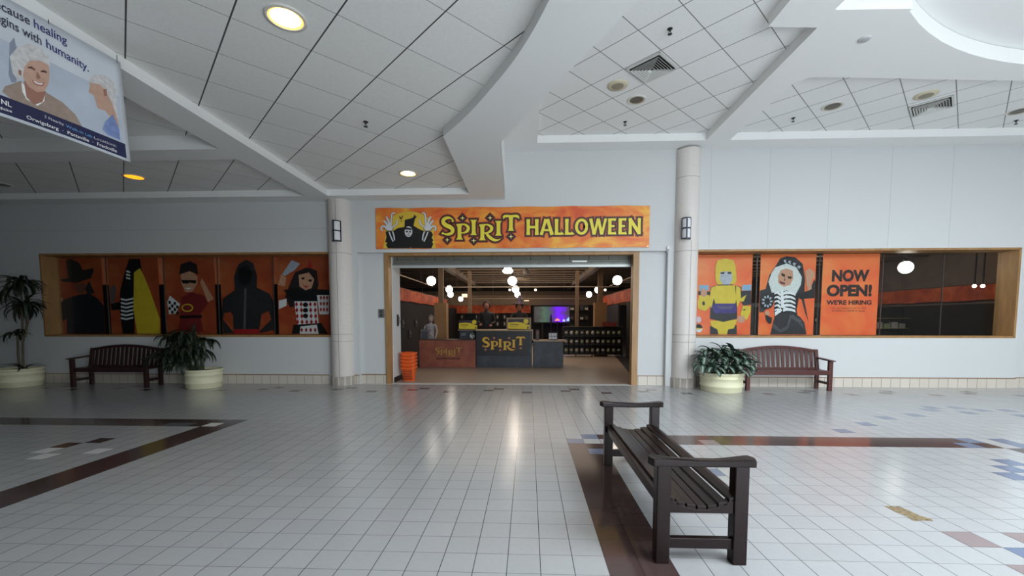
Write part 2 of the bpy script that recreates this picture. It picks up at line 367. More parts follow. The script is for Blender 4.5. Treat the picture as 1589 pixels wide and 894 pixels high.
# door opening: oak jambs and head
mb = MB()
mb.box(-3.30, -3.205, YR-.05, YR+.16, 0, 3.03, oak); mb.box(2.35, 2.485, YR-.05, YR+.16, 0, 3.03, oak); mb.box(-3.205, 2.35, YR-.05, YR+.16, 2.955, 3.03, oak)
struct(mb.build('door_1', bevel=.004))

# ------------------------------------------------------------------ ceilings
ZL, ZLF, ZR, ZRF = 4.17, 4.30, 5.20, 5.35
arc = [(-1.25, 6.29), (-.80, 5.65), (-.455, 5.07), (-.187, 4.58), (-.005, 4.18), (.17, 3.70), (.33, 3.1), (.45, 2.4), (.52, 1.6), (.55, .6), (.52, -.6)]
arc = [p[:2] for p in spline([(*p, 0) for p in arc], 5)]
right_edge = [(-.53, YW), (-.433, 6.55), (.912, 3.73), (1.75, 1.95), (2.3, .2), (2.5, -3.5)]
outerL = right_edge + [(-15, -3.5), (-15, YW)]
fieldL = [(-4.34, 9.12), (-1.26, 9.12)] + arc + [(-4.34, -.6)]
farA = [(-14.6, 7.03), (-4.85, 7.03), (-4.85, 9.12), (-14.6, 9.12)]
farB = [(-14.6, -.6), (-4.85, -.6), (-4.85, 6.60), (-14.6, 6.60)]
struct(plate('ceiling_soffit_left', outerL, [fieldL, farA, farB], .26, soffit_m, lambda a, b, h: (a, b, ZL+h)))
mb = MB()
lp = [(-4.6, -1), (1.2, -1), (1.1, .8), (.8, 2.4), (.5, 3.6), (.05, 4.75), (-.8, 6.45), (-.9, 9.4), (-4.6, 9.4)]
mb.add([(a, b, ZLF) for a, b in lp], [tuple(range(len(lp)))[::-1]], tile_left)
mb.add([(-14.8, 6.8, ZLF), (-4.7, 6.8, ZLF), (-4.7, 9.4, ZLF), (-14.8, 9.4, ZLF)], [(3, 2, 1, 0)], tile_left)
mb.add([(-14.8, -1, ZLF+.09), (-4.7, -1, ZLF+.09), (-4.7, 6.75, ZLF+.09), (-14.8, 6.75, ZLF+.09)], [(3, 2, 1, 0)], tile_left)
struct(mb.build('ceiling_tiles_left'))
mb = MB()                                                        # drop from the high right ceiling to the low left one
for (xa, ya), (xb, yb) in zip(right_edge, right_edge[1:]):
    d = Vector((yb-ya, xa-xb)).normalized()*-.06
    mb.prism([(xa, ya), (xb, yb), (xb-d.x, yb-d.y), (xa-d.x, ya-d.y)][::1], ZL+.001, ZR+.3, soffit_m)
struct(mb.build('wall_ceiling_drop'))
outerR = [(-.55, YW), (14, YW), (14, -3.5), (2.45, -3.5), (2.25, .2), (1.72, 1.9), (.88, 3.7), (-.46, 6.54)]
midf = [(.18, 9.10), (3.67, 9.10), (3.66, 5.73), (3.03, 5.69), (3.02, -2), (2.6, -2), (2.45, .3), (1.9, 1.95), (1.08, 3.75), (.18, 5.6)]
rf = [(4.15, 9.10), (13.5, 9.10), (13.5, 6.6), (11, 6.95), (9.4, 7.06), (7.7, 7.08), (6.2, 6.98), (5.2, 6.90), (4.3, 6.85), (4.15, 6.98)]
da = [(8.24+6*cos(t), .73+6*sin(t)) for t in [radians(127.7-i*3.5) for i in range(30)]]
dome = [(3.66, -2.6), (3.66, 5.42), (4.57, 5.44)] + da[0:30] + [(13.4, -2.6)]
dome = [p for p in dome if p[0] < 13.5]
struct(plate('ceiling_soffit_right', outerR, [midf, rf, dome], .2, soffit_m, lambda a, b, h: (a, b, ZR+h)))
mb = MB()
mb.add([(0, -2.5, ZRF), (3.9, -2.5, ZRF), (3.9, 9.3, ZRF), (0, 9.3, ZRF)], [(3, 2, 1, 0)], tile_mid)
struct(mb.build('ceiling_tiles_middle'))
mb = MB(); mb.add([(3.95, 6.7, ZRF), (13.8, 6.7, ZRF), (13.8, 9.3, ZRF), (3.95, 9.3, ZRF)], [(3, 2, 1, 0)], tile_right)
struct(mb.build('ceiling_tiles_right'))
mb = MB(); mb.add([(3.4, -3.4, ZR+.205), (13.9, -3.4, ZR+.205), (13.9, 6.74, ZR+.205), (3.4, 6.74, ZR+.205)], [(3, 2, 1, 0)], soffit_m)
struct(mb.build('ceiling_dome'))
mb = MB(); mb.box(-15, 14, -3.5, 9.8, 5.7, 5.8, soffit_m); struct(mb.build('ceiling_roof'))
#PART2
# ------------------------------------------------------------------ columns and their wall lamps
col_m = M('column_panel', (216, 209, 204), .6, var=.03, vs=20, bump=.05, bs=120)
seam_m = M('column_seam', (150, 144, 140), .7)
plinth_m = grid_mat('column_plinth_tile', (206, 198, 190), (130, 124, 116), .3, 0, 0, .2, 0, 0, axes=('X', 'Z'))
def column(x, ztop, label):
    c = thing('column', label, 'column', (x, YW, 0), 'round columns on the shop wall')
    R = .252; a0, a1 = radians(180), radians(360)
    mb = MB(); mb.lathe([(R, .205), (R, ztop)], col_m, 40, (x, YW, 0), a0=a0, a1=a1)
    mb.add([(x+R*cos(radians(180+9*i)), YW+R*sin(radians(180+9*i)), ztop) for i in range(21)], [tuple(range(21))], col_m)
    mb.build('shaft', c)
    mb = MB()
    for z in [1.0, 1.16, 2.98, 4.55]:
        if z < ztop: mb.lathe([(R+.0025, z), (R+.0025, z+.008)], seam_m, 40, (x, YW, 0), a0=a0, a1=a1)
    xs = x+.02; mb.box(xs-.004, xs+.004, YW-R-.003, YW-R+.02, .205, ztop if ztop < 4.2 else 3.2, seam_m)
    mb.build('joint_line', c)
    mb = MB(); n = 6; rp = R+.022
    pts = [(x+rp*cos(pi+pi*i/n), YW+rp*sin(pi+pi*i/n)) for i in range(n+1)]
    for i in range(n):
        (xa, ya), (xb, yb) = pts[i], pts[i+1]
        k = .985; xm, ym = (xa+xb)/2, (ya+yb)/2
        q = [(xm+(xa-xm)*k, ym+(ya-ym)*k), (xm+(xb-xm)*k, ym+(yb-ym)*k)]
        mb.prism([q[0], q[1], (x+(q[1][0]-x)*.9, YW+(q[1][1]-YW)*.9), (x+(q[0][0]-x)*.9, YW+(q[0][1]-YW)*.9)], 0, .2, plinth_m)
    mb.lathe([(rp-.004, 0), (rp-.004, .203), (R, .205)], M('plinth_joint', (170, 162, 152), .6), 40, (x, YW, 0), a0=a0, a1=a1)
    mb.build('plinth', c)
    return c
column(-4.28, ZL, 'shorter round pale column between the left poster window and the shop opening')
column(3.475, ZR-.04, 'tall round pale column between the shop opening and the right poster window')
frost = M('frosted_glass', (225, 226, 228), .5); slate = M('sconce_frame', (44, 48, 66), .4, .3)
def sconce(x, y, z, label):
    c = thing('wall_lamp', label, 'wall lamp', (x, y, z-.225), 'column wall lamps')
    w, h, d = .085, .225, .10; n = 10
    mb = MB(); pr = [(x+w*cos(pi+pi*i/n), y+.03+(d+.03)*sin(pi+pi*i/n)*.8) for i in range(n+1)]
    mb.prism(pr, z-h+.012, z+h-.012, frost, smooth=False); mb.build('lens', c)
    mb = MB()
    pr2 = [(x+(w+.008)*cos(pi+pi*i/n), y+.03+(d+.04)*sin(pi+pi*i/n)*.8) for i in range(n+1)]
    for a, b in ((z-h, z-h+.022), (z+h-.022, z+h), (z-.014, z+.014)): mb.prism(pr2, a, b, slate)
    for ang in (pi, 1.42*pi, 2*pi):
        cx, cy = x+(w+.004)*cos(ang), y+.03+(d+.036)*sin(ang)*.8
        mb.box(cx-.012, cx+.012, cy-.008, cy+.012, z-h, z+h, slate)
    mb.build('frame', c)
sconce(-4.235, YW-.30, 3.445, 'half-round wall lamp in a dark frame on the left column')
sconce(3.375, YW-.295, 3.44, 'half-round wall lamp in a dark frame on the right column')
mb = MB(); wht = M('white_plastic', (226, 226, 224), .5); mb.box(3.055, 3.105, YW-.045, YW, 2.99, 3.11, wht); mb.box(3.062, 3.098, YW-.055, YW-.045, 3.0, 3.05, M('grey_plastic', (150, 152, 154), .5))
tag(mb.build('sensor_box', loc=(3.08, YW, 2.99)), 'small white sensor box on the wall beside the right column', 'sensor')
c = thing('key_switch', 'small grey key switch plate on the wall left of the shop opening', 'switch', (-3.40, YR, 1.53))
mb = MB(); gm = M('switch_plate', (120, 120, 118), .4, .5); mb.box(-3.47, -3.335, YR-.02, YR, 1.54, 1.74, gm); mb.build('plate', c, bevel=.004)
for z in (1.58, 1.66): mb = MB(); mb.box(-3.42, -3.385, YR-.032, YR-.02, z, z+.04, black_m); mb.build('button', c)

# ------------------------------------------------------------------ roller shutter over the opening
c = thing('roller_shutter', 'raised grey metal roller shutter hanging across the top of the shop opening', 'shutter', (-.4, 9.87, 2.69))
zinc = M('zinc_shutter', (128, 130, 124), .45, .35, var=.12, vs=6); zl = M('shutter_bar', (190, 194, 192), .4, .3)
mb = MB(); zinc2 = M('shutter_hood', (112, 112, 104), .6, .1, var=.1)
mb.box(-3.2, 2.36, 9.93, 9.97, 2.86, 3.0, zinc2)
for i in range(13):
    x = -3.1+i*.45; mb.box(x, x+.012, 9.922, 9.93, 2.87, 2.99, M('shutter_gap', (60, 60, 56), .8))
mb.build('grille', c)
mb = MB()
for z, r in ((2.855, .016), (2.82, .02)): mb.tube([(-3.18, 9.90, z), (2.36, 9.90, z)], r, zinc, 8)
mb.build('slat', c)
mb = MB(); mb.box(-3.19, 2.36, 9.86, 9.90, 2.705, 2.765, zl); mb.box(-3.19, 2.36, 9.87, 9.90, 2.765, 2.80, zinc); mb.build('bottom_bar', c, bevel=.004)
mb = MB(); mb.box(1.0, 1.35, 9.85, 9.89, 2.815, 2.86, zl); mb.build('latch', c, bevel=.004)
# white side return with pull handle
mb = MB(); mb.box(-3.27, -3.19, YR+.16, 10.42, 0, 3.2, wall_m); struct(mb.build('wall_return'))
mb = MB(); mb.box(-3.19, -3.175, YR+.17, 10.40, 0, .12, black_m); struct(mb.build('baseboard_return'))
c = thing('pull_handle', 'black pull handle on the white return left inside the shop opening', 'handle', (-3.19, 10.2, 1.3))
mb = MB(); mb.box(-3.19, -3.18, 10.12, 10.26, 1.34, 1.62, black_m); mb.build('back_plate', c)
mb = MB(); mb.tube([(-3.18, 10.19, 1.38), (-3.14, 10.19, 1.42), (-3.14, 10.19, 1.54), (-3.18, 10.19, 1.58)], .012, M('handle_steel', (120, 120, 122), .3, .8)); mb.build('grip', c)

# ------------------------------------------------------------------ lettering drawn as flared strokes
def stem(x0, y0, x1, y1, w, fl=1.9):
    out = []
    for t, k in ((0, fl), (.04, fl*.85), (.12, 1.15), (.25, 1), (.75, 1), (.88, 1.15), (.96, fl*.85), (1, fl)): out.append((x0+(x1-x0)*t, y0+(y1-y0)*t, w*k))
    return out
def star(mb, cx, cy, r, m, place): mb.add([place(cx+r*k*cos(pi*i/4), cy+r*k*sin(pi*i/4)) for i in range(8) for k in ((1 if i % 2 == 0 else .28),)], [tuple(range(8))], m)
def dia(mb, cx, cy, r, m, place): mb.add([place(cx+r*cos(pi*i/2), cy+r*sin(pi*i/2)) for i in range(4)], [(0, 1, 2, 3)], m)
# coordinates: x 0..13.2, y 0..4.4 (about the proportions of the wordmark)
S_ = spline([(2.0, 2.95, .42), (1.85, 3.42, .2), (1.3, 3.62, .42), (.62, 3.42, .55), (.42, 2.92, .62), (.85, 2.45, .66), (1.5, 2.15, .68), (1.95, 1.72, .62), (1.78, 1.2, .52), (1.15, .98, .4), (.5, 1.08, .24), (.22, 1.25, .5)], 5)
P_ = [stem(3.05, 2.55, 3.05, .12, .62), spline([(2.6, 2.55, .16), (3.1, 2.55, .2), (3.9, 2.52, .3), (4.45, 2.1, .5), (4.35, 1.55, .5), (3.8, 1.22, .26), (3.1, 1.25, .16)], 5)]
I1 = [stem(5.35, 3.25, 5.35, .82, .6)]
R_ = [stem(6.75, 2.45, 6.75, -.02, .62), spline([(6.3, 2.45, .16), (6.85, 2.46, .2), (7.7, 2.42, .3), (8.25, 2.0, .5), (8.1, 1.5, .46), (7.6, 1.2, .3), (6.9, 1.15, .18)], 5), spline([(7.3, 1.2, .3), (7.9, .5, .5), (8.6, .05, .44), (9.3, .02, .22), (9.75, .3, .05)], 5)]
I2 = [stem(9.35, 3.05, 9.35, .72, .6)]
T_ = [stem(11.35, 3.8, 11.35, 1.45, .6, 1.8), spline([(10.15, 3.35, .1), (10.35, 3.75, .45), (11.35, 3.8, .3), (12.35, 3.75, .45), (12.65, 3.35, .1)], 5)]
STARS = [(3.55, 3.55), (8.0, 3.55), (1.05, .1), (5.35, -.05), (11.35, .55)]
def wordmark(mb, place, yel, dark, red=None, lift=0.0006, starm=None, ystar=None):
    """place(x,y,layer)"""
    strokes = [S_]+P_+I1+R_+I2+T_
    layers = ([(.36, red, 0)] if red else [])+([(.2, dark, 1)] if dark else [])+[(0, yel, 2)]
    for g, m, l in layers:
        for st in strokes: ribbon(mb, st, m, lambda a, b: place(a, b, l), grow=g, ext=0)
        for sx, sy in STARS:
            if g == 0: star(mb, sx, sy, .42, starm or yel, lambda a, b: place(a, b, l))
            else: dia(mb, sx, sy, .5+g*1.1, m, lambda a, b: place(a, b, l))
def block_letters(txt):
    """(strokes, advance) for the flared capitals"""
    L = {'H': ([stem(.16, 0, .16, 1, .19, 1.25), stem(.66, 0, .66, 1, .19, 1.25), [(.16, .5, .15), (.66, .5, .15)]], .82),
         'A': ([stem(.10, 0, .38, 1, .17, 1.25), stem(.74, 0, .46, 1, .19, 1.25), [(.2, .3, .13), (.64, .3, .13)]], .84),
         'L': ([stem(.16, 0, .16, 1, .19, 1.25), [(.1, .07, .15), (.45, .07, .15), (.52, .14, .3)]], .60),
         'O': ([spline([(.42+.30*cos(t), .5+.42*sin(t), .17) for t in [2*pi*i/12 for i in range(13)]], 3)], .86),
         'W': ([stem(.08, 1, .30, 0, .17, 1.2), stem(.30, 0, .52, 1, .14, 1.1), stem(.52, 1, .74, 0, .17, 1.1), stem(.74, 0, .96, 1, .14, 1.2)], 1.04),
         'E': ([stem(.16, 0, .16, 1, .19, 1.2), [(.1, .07, .14), (.42, .07, .14), (.52, .1, .22)], [(.16, .52, .13), (.44, .52, .13)], [(.1, .93, .14), (.42, .93, .14), (.5, .9, .22)]], .60),
         'N': ([stem(.14, 0, .14, 1, .17, 1.2), stem(.66, 0, .66, 1, .17, 1.2), [(.10, .98, .2), (.68, .04, .2)]], .82)}
    x = 0; out = []
    for ch in txt:
        st, adv = L[ch]
        out += [[(a+x, b, w) for a, b, w in s] for s in st]; x += adv
    return out, x

# ------------------------------------------------------------------ the shop banner
ban_m = ramp_mat('banner_print', [(.25, (206, 74, 46)), (.42, (226, 112, 50)), (.55, (232, 142, 58)), (.7, (238, 176, 66))], 1.6, .4, 5, 1.2, stretch=(1, 1, 1.6))
yel = M('print_yellow', (232, 214, 66), .45); ylt = M('print_pale_yellow', (240, 226, 150), .45); dk = M('print_dark_brown', (46, 22, 18), .5); rdm = M('print_maroon', (128, 48, 40), .5)
pk = M('print_black', (17, 16, 18), .5); bone = M('print_bone', (206, 208, 214), .5); moon = M('print_moon', (216, 184, 60), .5); wte = M('print_white', (238, 238, 238), .5)
YB = YW-.03
c = thing('shop_banner', 'long orange vinyl banner reading SPIRIT HALLOWEEN on the wall above the shop opening', 'banner', (-.39, YB, 3.09))
bx0, bx1, bz0, bz1 = -3.44, 2.665, 3.095, 4.0
mb = MB(); n = 40
def sag(u): return .006*sin(u*37)
top = [(bx0+(bx1-bx0)*i/n, bz1+sag(i/n)) for i in range(n+1)]; bot = [(bx0+(bx1-bx0)*i/n, bz0+sag(i/n+.3)) for i in range(n+1)]
mb.prism(top[::-1]+bot, YB, YB+.006, ban_m, ax='Y'); mb.build('sheet', c)
mb = MB()
def bp(l): return lambda px: (lambda p: (p[0], YB-.001-.0006*l, p[1]))(on_y(px, YB))
def cr(ox, oy, k): return lambda pts: [(ox+x/k, oy+y/k) for x, y in pts]
C = cr(580, 315, 11.35)
def art(pts, m, l, conv): mb.poly([bp(l)(p) for p in conv(pts)], m)
art(ell(630, 480, 430, 330, 0, 30, pi*.93, 2.07*pi)+[(1090, 800), (165, 800)], moon, 0, C)
art([(250, 800), (215, 740), (240, 700), (200, 690), (225, 600), (205, 500), (330, 500), (430, 440), (540, 425), (545, 300), (640, 275), (690, 260), (715, 215), (735, 205), (735, 240), (768, 225), (725, 285), (700, 400), (800, 460), (900, 500), (1010, 500), (1045, 560), (1020, 610), (1050, 660), (1025, 690), (1050, 720), (1015, 800)], pk, 1, C)
art(ell(612, 505, 68, 95), bone, 2, C)                                     # plain pale face in the shade of the hood
art([(545, 470), (560, 430), (640, 440), (680, 470), (640, 478), (610, 470)], pk, 3, C)
art(ell(585, 505, 20, 15), pk, 3, C); art(ell(640, 508, 18, 14), pk, 3, C); art(ell(612, 535, 8, 11), pk, 3, C)
for i in range(4): art([(578+i*18, 560), (590+i*18, 560), (588+i*18, 578), (580+i*18, 578)], pk, 3, C)
for sgn in (0, 1):                                                        # raised bony hands
    X = (lambda pts: [(1225-x, y) for x, y in pts]) if sgn else (lambda pts: pts)
    def bonep(p, w):
        pts = spline([(*q, w) for q in X(p)], 4); ribbon(mb, [(a, b, ww+9) for a, b, ww in pts], pk, lambda a, b: bp(2)(C([(a, b)])[0])); ribbon(mb, pts, bone, lambda a, b: bp(3)(C([(a, b)])[0]))
    art(X(ell(265, 440, 85, 58, .3)), pk, 2, C); art(X(ell(265, 440, 74, 48, .3)), bone, 3, C)
    bonep([(300, 420), (310, 300), (325, 190), (375, 180)], 30)
    bonep([(285, 400), (255, 310), (222, 240)], 36); bonep([(260, 410), (215, 350), (175, 310)], 36); bonep([(230, 430), (160, 410), (130, 450), (155, 490)], 32)
    bonep([(310, 440), (380, 390), (410, 350), (412, 300)], 26)
    bonep([(270, 510), (300, 590), (340, 680)], 22); bonep([(330, 505), (355, 570), (365, 660)], 22)
for pts in ([(440, 230), (470, 245), (480, 270), (490, 235), (520, 220), (490, 290), (465, 285)], [(450, 300), (480, 320), (525, 300), (485, 335)]): art(pts, dk, 1, C)
def bw(s, ox, oz):
    return lambda a, b, l: (ox+a*s, YB-.0016-.0006*l, oz+b*s)
(xs0, zs0), (xs1, zs1) = on_y((684, 372), YB), on_y((804, 337), YB)
sc = (xs1-xs0)/12.5
wordmark(mb, bw(sc, xs0, zs0-.02), yel, dk, rdm, starm=ylt)
st, wid = block_letters('HALLOWEEN'); (xh0, zh0), (xh1, zh1) = on_y((815.5, 365), YB), on_y((996.5, 338.5), YB)
kx, kz = (xh1-xh0)/wid, zh1-zh0
for g, m, l in ((.13, rdm, 0), (.075, dk, 1), (0, yel, 2)):
    for s_ in st: ribbon(mb, s_, m, lambda a, b: (xh0+a*kx, YB-.0016-.0006*l, zh0+b*kz), grow=g)
mb.build('print', c)
for i in range(9):
    for z in (bz0+.02, bz1-.02):
        mb = MB(); gx = bx0+.03+i*(bx1-bx0-.06)/8; mb.tube([(gx, YB-.003, z), (gx, YB, z)], .012, M('grommet', (170, 168, 160), .3, .8), 10); mb.build('grommet', c)

# ------------------------------------------------------------------ hanging banner, upper left
hb_a = Vector((-4.16, 4.30, 0)); ang = radians(13); hb_d = Vector((-sin(ang), -cos(ang), 0)); hb_n = Vector((cos(ang), -sin(ang), 0))
def hcurve(u, z): return .035*sin((4.13-z)*2.2)*(1-u*.7)
def HB(u, z, l=0):
    p = hb_a+hb_d*u+hb_n*(.002*l+hcurve(u, z)*.9); dz = -.035*(1-min(u, 1)) if z < 3.6 else 0
    k = (4.13-z)/.98; x = u-.045*k*max(0, 1-u/.9)                         # the free lower corner kicks outward
    p = hb_a+hb_d*x+hb_n*(.0016*l); return (p.x, p.y, z)
c = thing('hanging_banner', 'white hospital advertising banner with a smiling grey-haired woman hanging from the ceiling', 'banner', tuple(hb_a+Vector((0, 0, 3.12))))
UL = 1.3
def ztop(u): return 4.115+.07*u
def zbot(u): return 3.135+.03*u+.02*sin(u*2.2)
vin = M('banner_vinyl', (208, 214, 222), .55, var=.03, vs=3); navy = M('print_navy', (26, 32, 74), .5); navy2 = M('print_navy_text', (44, 44, 110), .5); sky_p = M('print_soft_blue', (186, 196, 210), .5, var=.08, vs=4)
mb = MB(); n = 20
vs = []
for i in range(n+1):
    u = UL*i/n
    for j in range(9): vs.append(HB(u, ztop(u)+(zbot(u)-ztop(u))*j/8))
fs = [(i*9+j, i*9+j+1, (i+1)*9+j+1, (i+1)*9+j) for i in range(n) for j in range(8)]
mb.add(vs, fs, vin, True); sh = mb.build('sheet', c); so = sh.modifiers.new('thickness', 'SOLIDIFY'); so.thickness = .002; so.offset = 0
mb = MB()
def quadband(u0, u1, f0, f1, m, l, k=14):
    """strip between heights given as fractions from the top"""
    vs = []
    for i in range(k+1):
        u = u0+(u1-u0)*i/k; a, b = ztop(u), zbot(u)
        for j in range(7): f = f0+(f1-f0)*j/6; vs.append(HB(u, a+(b-a)*f, l))
    mb.add(vs, [(i*7+j, i*7+j+1, (i+1)*7+j+1, (i+1)*7+j) for i in range(k) for j in range(6)], m)
quadband(.04, UL-.01, .36, .83, sky_p, 1); quadband(.035, UL-.01, .83, .975, navy, 3)
def hp(pts, m, l): mb.poly([HB(*p, l) for p in pts], m)
# pixel crop (0,0,210,260)x3.438 measured on the banner plane
_c0 = Vector((0, 0, CAMH))
def hpx(x, y):
    d = _f+_r*((x/3.438-794.5)/FPX)+_u*((PPY-y/3.438)/FPX); o = hb_a-_c0; t = (o.x*hb_n.x+o.y*hb_n.y)/(d.x*hb_n.x+d.y*hb_n.y)
    P = _c0+d*t; return ((P-hb_a).x*hb_d.x+(P-hb_a).y*hb_d.y, P.z)
def hpoly(pts, m, l):
    out = []
    for x, y in pts:
        u, z = hpx(x, y); p = hb_a+hb_d*u+hb_n*(.0016*l); out.append((p.x, p.y, z))
    mb.poly(out, m)
skin = M('print_skin', (196, 158, 140), .5, var=.08, vs=18); skin_d = M('print_skin_shadow', (158, 112, 98), .5); hairw = M('print_silver_hair', (206, 204, 204), .5, var=.16, vs=30); cardi = M('print_beige_cardigan', (156, 138, 126), .5, var=.1, vs=24); lips = M('print_lips', (170, 96, 92), .5)
hpoly([(10, 490), (25, 462), (110, 432), (150, 470), (240, 490), (330, 545), (400, 610), (440, 680), (330, 640), (200, 590), (60, 530)], cardi, 2)
hpoly([(112, 440), (150, 470), (240, 495), (235, 540), (200, 565), (140, 530), (118, 490)], wte, 2.3)
hpoly([(125, 430), (245, 490), (225, 545), (180, 560), (140, 520)], skin_d, 2.5)
hpoly([(65, 60+330), (50, 300), (90, 255), (150, 232), (210, 250), (258, 300), (268, 360), (240, 340), (130, 340), (120, 420), (90, 425)], hairw, 2.6)
hpoly([(75, 200), (50, 230), (45, 400), (60, 440), (85, 440), (95, 300)], M('print_shadow_blue', (138, 146, 164), .5), 1.6)
hpoly([(118, 350), (150, 322), (215, 325), (258, 350), (262, 400), (256, 450), (235, 488), (195, 492), (150, 462), (122, 415)], skin, 2.8)
hpoly([(62, 330), (85, 275), (140, 240), (200, 248), (245, 285), (258, 340), (215, 320), (160, 322), (128, 355), (118, 420), (92, 430), (70, 390)], hairw, 3.0)
for a, b in (((145, 358), (185, 372)), ((215, 378), (248, 385))):
    (ax, ay), (bx, by) = a, b; hpoly([(ax, ay), ((ax+bx)/2, ay-4), (bx, by-2), (bx, by+6), ((ax+bx)/2, ay+9), (ax, ay+6)], M('print_brow', (92, 62, 58), .5), 3.4)
hpoly([(196, 380), (210, 405), (214, 420), (198, 424), (190, 412)], skin_d, 3.3)
hpoly([(168, 425), (195, 440), (225, 445), (236, 438), (226, 460), (200, 458), (178, 446)], lips, 3.4); hpoly([(176, 430), (200, 443), (228, 446), (222, 453), (200, 451), (182, 441)], wte, 3.6)
hpoly([(96, 370), (112, 378), (112, 405), (98, 398)], skin_d, 3.3)
# second woman seen from behind, right edge
hpoly([(610, 440), (560, 405), (520, 395), (480, 410), (472, 440), (530, 450), (560, 480), (618, 500)], hairw, 3.0)
hpoly([(472, 430), (540, 440), (565, 490), (600, 540), (634, 680), (600, 640), (560, 590), (520, 578), (510, 545), (500, 510), (470, 490), (480, 460)], skin, 2.6)
hpoly([(540, 450), (612, 470), (632, 660), (600, 560), (570, 500)], hairw, 3.1); hpoly([(548, 478), (566, 474), (570, 510), (554, 515)], skin_d, 3.2)
hpoly([(545, 690), (560, 650), (600, 610), (634, 690), (640, 748), (575, 720)], M('print_blue_shirt', (120, 140, 190), .5, var=.2, vs=20), 3.1)
def htext(txt, a, b, size, m, bold=0, l=4.4):
    """text along the straight run from crop pixel a to crop pixel b"""
    (ua, za), (ub, zb) = hpx(*a), hpx(*b); v, f = text_geo(txt, 1, bold); w = max(p[0] for p in v); L = math.hypot(ub-ua, zb-za); ex, ez = (ub-ua)/L, (zb-za)/L; k = L/w
    out = []
    for x, y in v:
        u, z = ua+ex*x*k-0*y, za+ez*x*k+y*size; p = hb_a+hb_d*u+hb_n*(.0016*l); out.append((p.x, p.y, z))
    mb.add(out, f, m)
htext('Because', (-75, -5+18), (158, 135), .105, M('print_charcoal', (52, 52, 74), .5), .012); htext('healing', (176, 145), (355, 240), .105, navy2, .010)
htext('begins with', (-62, 85), (220, 242), .105, M('print_charcoal', (52, 52, 74), .5), .012); htext('humanity.', (242, 252), (472, 384), .105, navy2, .010)
htext('NL', (0, 552), (58, 574), .055, wte, .02, 6); htext('Medicine', (-45, 570), (60, 602), .032, wte, .01, 6)
htext('3 Nearby', (232, 628), (338, 672), .036, bone, 0, 6); htext('Walk-in Lab', (348, 678), (488, 737), .036, M('print_light_blue', (104, 158, 214), .5), .006, 6); htext('Locations:', (496, 740), (618, 786), .036, bone, 0, 6)
htext('Orwigsburg  ·  Pottsville  ·  Frackville', (137, 632), (620, 815), .042, wte, .008, 6)
mb.build('print', c)
for u in (.03, .55, 1.1):
    p = HB(u, ztop(u)-.02, 1); mb = MB(); mb.tube([p, (p[0], p[1], ZL)], .003, M('hook_steel', (70, 70, 70), .4, .6), 6); mb.build('hook', c)
# ------------------------------------------------------------------ posters in the display windows
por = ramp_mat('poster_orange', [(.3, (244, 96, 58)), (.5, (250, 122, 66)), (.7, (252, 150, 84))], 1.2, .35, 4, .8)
por_shaded = ramp_mat('poster_orange_shaded', [(.3, (150, 58, 36)), (.5, (174, 80, 46)), (.7, (186, 104, 60))], 1.2, .35, 4, .8)  # the orange poster print with the left window's dimness put into the colour
YP = YG+.05
def poster(name, label, corners, conv, m, group, layers):
    """corners TL,TR,BR,BL and layers are crop pixels on the poster sheet"""
    pts = [on_y(conv([p])[0], YP) for p in corners]
    x0 = (pts[0][0]+pts[3][0])/2; x1 = (pts[1][0]+pts[2][0])/2; z0 = max(WZ0+.004, (pts[2][1]+pts[3][1])/2); z1 = min(WZ1-.004, (pts[0][1]+pts[1][1])/2)
    z0 = WZ0+.006; z1 = WZ1-.012
    c = thing(name, label, 'poster', ((x0+x1)/2, YP, z0), group)
    b = MB(); b.box(x0, x1, YP, YP+.003, z0, z1, m); b.build('sheet', c)
    g = MB(); (tl, tr, br, bl) = corners
    def loc(p, l):
        v = (p[1]-(tl[1]+tr[1])/2)/((bl[1]+br[1])/2-(tl[1]+tr[1])/2); xl = tl[0]+(bl[0]-tl[0])*v; xr = tr[0]+(br[0]-tr[0])*v
        u = (p[0]-xl)/(xr-xl); u = min(max(u, 0), 1); v = min(max(v, 0), 1)
        return (x0+(x1-x0)*u, YP-.0012-.0005*l, z1+(z0-z1)*v)
    for l, (pts, mm) in enumerate(layers): g.poly([loc(p, l) for p in pts], mm)
    o = g.build('print', c) if layers else None
    return c, loc, g, (x0, x1, z0, z1)
pskin = M('print_warm_skin', (206, 152, 122), .45, var=.06, vs=14); pshadow = M('print_skin_dark', (120, 72, 58), .5); ygold = M('print_gold', (226, 196, 50), .45, var=.08, vs=7); ydk = M('print_ochre', (172, 138, 38), .5); charc = M('print_charcoal_cloth', (44, 42, 46), .5, var=.2, vs=12)
silver = M('print_silver', (178, 182, 194), .45, var=.12, vs=14); violet = M('print_violet', (62, 44, 124), .45, var=.3, vs=8); red = M('print_red', (176, 34, 38), .5); hairb = M('print_dark_hair', (38, 28, 28), .5); wig = M('print_white_wig', (222, 224, 220), .5, var=.1, vs=24)
C3 = cr(1060, 380, 5.961)
